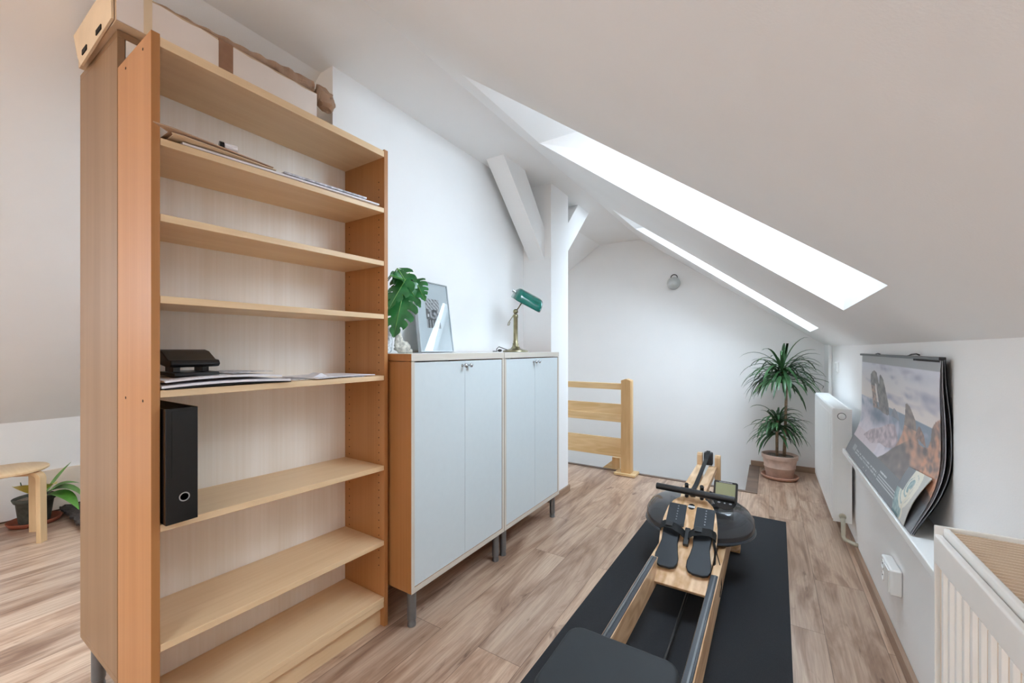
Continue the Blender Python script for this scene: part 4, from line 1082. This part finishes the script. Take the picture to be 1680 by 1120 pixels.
# footboard
F0 = Vector((-.327, 1.862, .147)); fs = radians(32.5); FV = Vector((0, cos(fs), sin(fs))); FU = Vector((1, 0, 0)); FN = Vector((0, -sin(fs), cos(fs)))
MF = Matrix(((FU.x, FV.x, FN.x, F0.x), (FU.y, FV.y, FN.y, F0.y), (FU.z, FV.z, FN.z, F0.z), (0, 0, 0, 1)))
bw = [(-.108, 0), (.106, 0), (.107, .05), (.112, .12), (.121, .20), (.1245, .27), (.121, .34), (.109, .41), (.090, .455), (.062, .483), (.03, .492), (-.03, .492), (-.062, .483), (-.092, .455), (-.113, .41), (-.123, .34), (-.126, .27), (-.120, .20), (-.113, .12), (-.109, .05)]
b = MB(); b.prism(bw, -.018, 0, 'XY', mt=MF); build('footboard', b, M['ash'], rm, bevel=.003)
def pad(cx_, sg):
    up_ = [(-.041, .425), (-.038, .430), (.038, .430), (.042, .425), (.043, .30), (-.042, .30)]
    lo_ = [(-.040, .305), (.040, .305), (.038, .235), (.036, .20), (.042, .16), (.050, .125), (.050, .095), (.040, .075), (.02, .067), (-.02, .067), (-.040, .075), (-.050, .095), (-.050, .125), (-.042, .16), (-.036, .20), (-.038, .235)]
    r = MB(); r.prism([(x + cx_, y) for x, y in up_], 0.0005, .006, 'XY', mt=MF); pz_ = build('footrest', r, M['pad'], rm, bevel=.002)
    r = MB(); r.prism([(x + cx_ + sg * .004, y) for x, y in lo_], .006, .022, 'XY', mt=MF); build('heel_rest', r, M['pad'], pz_, bevel=.005, seg=3)
    r = MB()
    for k in range(6): r.lathe([(.0001, .0072), (.0035, .0068), (.0035, .0055)], c=(0, 0, 0), n=8, mt=MF @ Matrix.Translation((cx_ + .004, .335 + k * .016, 0)))
    build('adjustment_holes', r, M['grey_metal'], pz_)
    # strap arching over
    pts = [MF @ Vector((cx_ + x, .262 + .012 * sg * x / .05, h)) for x, h in ((-.058, .0), (-.055, .022), (-.035, .044), (0, .052), (.035, .044), (.055, .022), (.058, .0))]
    r = MB(); r.strip(pts, FV, .040, .0035, None); build('strap', r, M['black_fabric'], rm, bevel=.001)
    r = MB(); r.box(-.016, .016, -.013, .013, 0, .008, mt=MF @ Matrix.Translation((cx_ - .012, .268, .050))); build('buckle', r, M['black'], rm, bevel=.002)
pad(-.066, -1); pad(.062, 1)
b = MB(); b.box(-.013, .011, .20, .292, .001, .020, mt=MF); build('strap_anchor', b, M['black'], rm, bevel=.004)
p0 = MF @ Vector((.112, .255, .02))
b = MB(); b.strip([p0, p0 + Vector((.010, -.03, -.03)), p0 + Vector((.012, -.07, -.09)), p0 + Vector((.004, -.14, -.14))], (.2, 1, .3), .024, .002, None); build('strap_tail', b, M['black_fabric'], rm)
b = MB(); b.tube([p0 + Vector((.010, -.03, -.02)), p0 + Vector((.030, -.05, -.08)), p0 + Vector((.042, -.10, -.15)), p0 + Vector((.040, -.15, -.17))], .0022, n=6); build('strap_cord', b, M['black'], rm)
# badge
b = MB(); b.lathe([(.0001, .0025), (.0165, .0025), (.0165, .0002)], n=28, mt=MF @ Matrix.Translation((-.004, .428, 0))); bd = build('badge', b, M['black_gloss'], rm, autos=40, label='round black badge with a white band')
b = MB(); b.prism([(-.0155, -.0055), (.0155, -.0065), (.0160, .0045), (-.0150, .0058)], .0026, .0031, 'XY', mt=MF @ Matrix.Translation((-.004, .428, 0))); build('badge_band', b, M['white_plastic'], bd)
b = MB()
for k in range(5): b.box(-.010 + k * .0042, -.0075 + k * .0042, -.002, .002, .0031, .0034, mt=MF @ Matrix.Translation((-.004, .428, 0)))
build('badge_lettering', b, M['track'], bd)
# upper beams with a slot between for the belt
for x0, x1 in ((-.394, -.350), (-.324, -.278)):
    b = MB(); b.prism([(2.255, .388), (2.36, .432), (2.865, .432), (2.865, .402), (2.37, .402), (2.262, .366)], x0, x1, 'YZ'); bmn = build('upper_beam', b, M['ash'], rm, bevel=.002)
    b = MB(); b.lathe([(.0001, .4328), (.010, .4328), (.010, .4315)], n=16, mt=Matrix.Translation(((x0 + x1) / 2, 2.40, 0)) @ Matrix.Diagonal((.9, .55, 1, 1)).to_4x4()); build('slot', b, M['black'], bmn)
b = MB(); b.box(-.372, -.276, 2.44, 2.47, .30, .402); build('beam_support', b, M['ashZ'], rm, bevel=.002)
for x0, x1, zt1 in ((-.394, -.364, .503), (-.292, -.260, .497)):
    b = MB(); b.prism([(2.865, .06), (2.865, zt1 - .012), (2.876, zt1), (2.905, zt1), (2.912, zt1 - .012), (2.912, .06)], x0, x1, 'YZ'); build('front_post', b, M['ashZ'], rm, bevel=.002)
b = MB(); b.box(-.44, -.20, 2.862, 2.915, .0065, .06); build('foot', b, M['ash'], rm, bevel=.003)
b = MB(); b.prism([(2.855, .434), (2.855, .49), (2.868, .510), (2.895, .514), (2.91, .50), (2.91, .434)], -.354, -.304, 'YZ'); build('pulley', b, M['black'], rm, bevel=.006, seg=3)
b = MB(); b.strip([(-.325, 2.250, .462), (-.330, 2.30, .449), (-.334, 2.37, .4408), (-.334, 2.40, .4408), (-.334, 2.55, .455), (-.332, 2.80, .486), (-.330, 2.845, .504), (-.330, 2.870, .5155), (-.330, 2.895, .518)], (1, 0, 0), .022, .002, None); build('drive_belt', b, M['black_fabric'], rm)
# handle and rests
b = MB(); b.tube([(-.507, 2.250, .446), (-.32, 2.238, .446), (-.138, 2.226, .446)], .0165, n=18, rr=[.0165, .0155, .0165]); hd = build('handle', b, M['black'], rm, bevel=.002, smooth=True)
b = MB(); b.tube([(-.385, 2.2435, .446), (-.265, 2.235, .446)], .0172, n=18); build('grip_joint', b, M['black'], hd, autos=40)
for x in (-.362, -.290):
    b = MB(); b.tube([(x, 2.275, .405), (x, 2.275,   .466), (x, 2.27, .474)], .0095, n=12); build('handle_rest', b, M['black'], rm, autos=40)
# tank
TX, TY = -.327, 2.425
b = MB(); prof = [(.0001, .203), (.10, .201), (.17, .2005), (.225, .206), (.253, .216), (.264, .227), (.264, .2285), (.269, .229), (.269, .237), (.265, .2375), (.268, .262), (.262, .290), (.243, .318), (.21, .338), (.15, .349), (.06, .352), (.0001, .352)]
b.lathe(prof, c=(TX, TY, 0), n=56); build('water_tank', b, M['tank'], rm, autos=40)
b = MB(); b.lathe([(.2695, .2285), (.2725, .2305), (.2725, .2355), (.2695, .2375)], c=(TX, TY, 0), n=56); build('tank_rim', b, M['track'], rm, smooth=True)
b = MB(); b.lathe([(.0001, .206), (.16, .205), (.218, .211), (.245, .221), (.257, .235), (.258, .258), (.0001, .258)], c=(TX, TY, 0), n=48); build('water', b, M['water'], rm, autos=40)
b = MB(); b.lathe([(.0001, .29), (.05, .29), (.06, .30), (.06, .352), (.045, .362), (.0001, .362)], c=(TX, TY, 0), n=24); build('hub', b, M['black'], rm, autos=40)
b = MB()
for k in range(5):
    a = radians(12 + 72 * k); mt_ = Matrix.Translation((TX, TY, 0)) @ Matrix.Rotation(a, 4, 'Z'); b.box(.02, .17, -.003, .003, .263, .325, mt=mt_)
build('paddle', b, M['black'], rm)
# monitor
MC = Vector((-.190, 2.345, .435)); nf = (Vector((-.25, 1.0, 1.05)) - MC).normalized(); mu = UP.cross(nf).normalized(); mv = nf.cross(mu).normalized()
MM = Matrix(((mu.x, mv.x, nf.x, MC.x), (mu.y, mv.y, nf.y, MC.y), (mu.z, mv.z, nf.z, MC.z), (0, 0, 0, 1)))
ol = [(-.055, .055), (-.050, .060), (.050, .060), (.055, .055), (.055, -.025)] + [(.055 * cos(radians(a)), -.030 + .050 * sin(radians(a))) for a in range(-10, -180, -17)] + [(-.055, -.025)]
b = MB(); b.prism(ol, -.012, 0, 'XY', mt=MM); mn = build('monitor', b, M['black'], rm, bevel=.003)
b = MB(); b.box(-.045, .045, -.018, .050, .0002, .001, mt=MM); build('screen', b, M['lcd'], mn, label='olive grey liquid crystal screen')
b = MB()
for x in (-.026, 0, .026): b.lathe([(.0001, .0016), (.007, .0012), (.007, 0)], n=12, mt=MM @ Matrix.Translation((x, -.048, 0)) @ Matrix.Diagonal((1.0 if x else .6, .5, 1, 1)).to_4x4())
b.box(-.030, .030, .0525, .0555, .0002, .0009, mt=MM)
build('buttons', b, M['paper_grey'], mn)
b = MB(); b.tube([(-.27, 2.42, .405), (-.235, 2.41, .395), MC - nf * .012], .007, n=10); build('monitor_arm', b, M['black'], rm, smooth=True)
b = MB(); b.sphere((-.245, 2.425, .385), .024, 1, 1.2, 1); build('arm_clamp', b, M['black'], rm, smooth=True)
# seat
b = MB(); x0, x1, y0, y1 = -.512, -.196, .885, 1.165
rad_ = .045; pl = []
for (cx_, cy_, a0) in ((x1 - rad_, y1 - rad_, 0), (x0 + rad_, y1 - rad_, 90), (x0 + rad_, y0 + rad_, 180), (x1 - rad_, y0 + rad_, 270)):
    for k in range(7): a = radians(a0 + 15 * k); pl.append((cx_ + rad_ * cos(a), cy_ + rad_ * sin(a)))
b.prism(pl, .278, .332, 'XY'); st = build('seat', b, M['seat'], rm, bevel=.014, seg=4)
b = MB(); b.box(-.46, -.24, .92, 1.13, .262, .279); b.box(-.455, -.43, .94, 1.11, .250, .265); b.box(-.21 + .0, -.185, .94, 1.11, .250, .265); b.box(-.24, -.19, .94, 1.11, .262, .27); build('seat_carriage', b, M['black'], rm, bevel=.002)

# ------------------------------------------------------------------ left room: stool, plant, rug
SX, SY = -3.875, .455
sl = thing('stool', 'round birch stool with bent legs at the left edge', 'stool', (SX, SY, 0))
b = MB(); b.lathe([(.0001, .432), (.168, .432), (.175, .436), (.175, .446), (.170, .450), (.0001, .450)], c=(SX, SY, 0), n=48); build('seat', b, M['stool'], sl, autos=50)
for a in (43, 133, 223, 313):
    ar = radians(a); mt_ = Matrix.Translation((SX, SY, 0)) @ Matrix.Rotation(ar, 4, 'Z')
    prof_o = [(.192, 0), (.188, .36)] + [(.138 + .050 * cos(radians(q)), .382 + .050 * sin(radians(q))) for q in range(0, 91, 15)] + [(.04, .432)]
    prof_i = [(.168, 0), (.164, .36)] + [(.138 + .026 * cos(radians(q)), .382 + .026 * sin(radians(q))) for q in range(0, 91, 15)] + [(.04, .408)]
    poly_ = prof_o + prof_i[::-1]
    b = MB(); b.prism([(x, z) for x, z in poly_], -.022, .022, 'XZ', mt=mt_); build('leg', b, M['stoolZ'], sl, bevel=.002)

GX, GY = -4.19, .615
gp = thing('trailing_houseplant', 'houseplant with yellow and green leaves in a dark pot behind the stool', 'plant', (GX, GY, 0))
b = MB(); b.lathe([(.09, .001), (.115, .006), (.128, .032), (.123, .034), (.108, .014), (.0001, .010)], c=(GX, GY, 0), n=36); build('saucer', b, M['terra3'], gp, smooth=True)
b = MB(); b.lathe([(.066, .012), (.072, .02), (.086, .15), (.096, .155), (.102, .18), (.094, .184), (.088, .16), (.0001, .165)], c=(GX, GY, 0), n=30)
for v in b.bm.verts: v.co += Vector((1, 1, .4)) * .004 * noise.noise(v.co * 50)
build('pot', b, M['potgrey'], gp, smooth=True)
b = MB(); b.lathe([(.087, .165), (.05, .172), (.0001, .172)], c=(GX, GY, 0), n=20); build('soil', b, M['soil'], gp)
def broad(mat, base, az, L_, W_, el, droop, nm='leaf'):
    b = MB(); p = Vector(base); d = Vector((cos(az) * cos(el), sin(az) * cos(el), sin(el))); sdv = Vector((-sin(az), cos(az), 0)); pr = None
    for k in range(11):
        q = k / 10; w_ = W_ * sin(pi * q ** .75) + .0005
        cur = [b.bm.verts.new(p - sdv * w_ + UP * w_ * .3), b.bm.verts.new(p), b.bm.verts.new(p + sdv * w_ + UP * w_ * .3)]
        if pr: b.bm.faces.new([pr[0], pr[1], cur[1], cur[0]]); b.bm.faces.new([pr[1], pr[2], cur[2], cur[1]])
        pr = cur; p = p + d * L_ / 10; d = (d + Vector((0, 0, -droop / 10))).normalized()
    build(nm, b, mat, gp, smooth=True, recalc=False)
T_ = (GX, GY, .18)
broad(M['leaf_y'], (GX + .02, GY + .02, .20), radians(15), .20, .05, radians(42), .8)
broad(M['leaf_y'], (GX, GY - .02, .20), radians(-40), .17, .05, radians(50), .8)
broad(M['leaf_g'], (GX + .03, GY + .05, .20), radians(70), .25, .06, radians(20), 2.2)
broad(M['leaf_g'], (GX + .04, GY + .04, .18), radians(48), .24, .06, radians(12), 2.0)
broad(M['leaf_g'], (GX, GY + .05, .19), radians(95), .22, .028, radians(60), .3)
broad(M['leaf_g'], (GX + .02, GY + .06, .19), radians(80), .16, .04, radians(45), 1.4)
b = MB(); b.tube([(GX, GY, .18), (GX - .05, GY - .05, .25), (GX - .09, GY - .05, .27), (GX - .11, GY - .04, .22)], .0025, n=6); build('stem', b, M['petiole'], gp)
# shaggy rug
b = MB(); nx, ny = 60, 60; rx0, rx1, ry0, ry1 = -4.34, -2.6, .752, 2.3; g = []; rnd = random.Random(2)
for i in range(nx + 1):
    g.append([b.bm.verts.new((rx0 + (rx1 - rx0) * i / nx + rnd.uniform(-.006, .006), ry0 + (ry1 - ry0) * j / ny + rnd.uniform(-.006, .006), .018 + rnd.uniform(-.008, .012))) for j in range(ny + 1)])
for i in range(nx):
    for j in range(ny): b.bm.faces.new([g[i][j], g[i + 1][j], g[i + 1][j + 1], g[i][j + 1]])
o = build('rug', b, M['rug'], label='dark shaggy rug on the floor behind the tall cabinet', cat='rug', loc=(-3.4, 1.5, .0))
q = o.modifiers.new('t', 'SOLIDIFY'); q.thickness = .016; q.offset = -1

# ------------------------------------------------------------------ light
w = bpy.data.worlds.new('sky'); SC.world = w; w.use_nodes = True
nt = w.node_tree; nt.nodes.clear()
out = nt.nodes.new('ShaderNodeOutputWorld'); bg = nt.nodes.new('ShaderNodeBackground')
bg.inputs['Color'].default_value = (0.715, 0.86, 1.0, 1); bg.inputs['Strength'].default_value = 18.5
nt.links.new(bg.outputs[0], out.inputs[0])
# sky portals at the roof windows
for O in outs + outsL + [[Vector((GW[0], YB - .2, GW[2])), Vector((GW[0], YB - .2, GW[3])), Vector((GW[1], YB - .2, GW[3])), Vector((GW[1], YB - .2, GW[2]))]]:
    c = sum(O, Vector()) / 4; ex = (O[1] - O[0]); ey = (O[3] - O[0]); n = ex.cross(ey).normalized()
    if n.z < -.1 or (abs(n.z) < .1 and n.y > 0): n = -n
    L_ = bpy.data.lights.new('sky_portal', 'AREA'); L_.shape = 'RECTANGLE'; L_.size = ex.length * 1.0; L_.size_y = ey.length * 1.0; L_.cycles.is_portal = True
    lo = bpy.data.objects.new('sky_portal', L_); COL.objects.link(lo); lo.location = c + n * .07
    xa = ex.normalized(); za = n; ya = za.cross(xa).normalized()
    lo.rotation_euler = Matrix((xa, ya, za)).transposed().to_euler()
# unseen ceiling lamp added behind the camera for warm fill light
def fill_dome_lamp(loc, power, label):
    r = thing('fill_ceiling_lamp', label, 'lamp', loc)
    b = MB(); b.lathe([(.12, loc[2]), (.12, loc[2] - .02), (.0001, loc[2] - .02)], c=(loc[0], loc[1], 0), n=28); build('base', b, M['white_plastic'], r, autos=40)
    b = MB(); b.lathe([(.11, loc[2] - .02), (.105, loc[2] - .05), (.07, loc[2] - .08), (.0001, loc[2] - .09)], c=(loc[0], loc[1], 0), n=28); build('shade', b, M['glow'], r, smooth=True)
    L_ = bpy.data.lights.new('fill_bulb', 'POINT'); L_.energy = power; L_.color = (1.0, .74, .50); L_.shadow_soft_size = .10
    lo = bpy.data.objects.new('fill_bulb', L_); COL.objects.link(lo); lo.location = (loc[0], loc[1], loc[2] - .2)
fill_dome_lamp((-1.6, -1.3, ZC), 13, 'warm round fill lamp added on the ceiling, unseen behind the viewpoint')

# ------------------------------------------------------------------ view
SC.view_settings.view_transform = 'Standard'; SC.view_settings.look = 'None'
SC.view_settings.gamma = 1.0; SC.view_settings.exposure = 0.15; SC.view_settings.use_curve_mapping = False
SC.render.engine = 'CYCLES'
cy = SC.cycles; cy.max_bounces = 10; cy.diffuse_bounces = 7; cy.glossy_bounces = 4; cy.transmission_bounces = 6; cy.transparent_max_bounces = 12
cy.caustics_reflective = False; cy.caustics_refractive = False; cy.sample_clamp_indirect = 8; cy.use_denoising = True
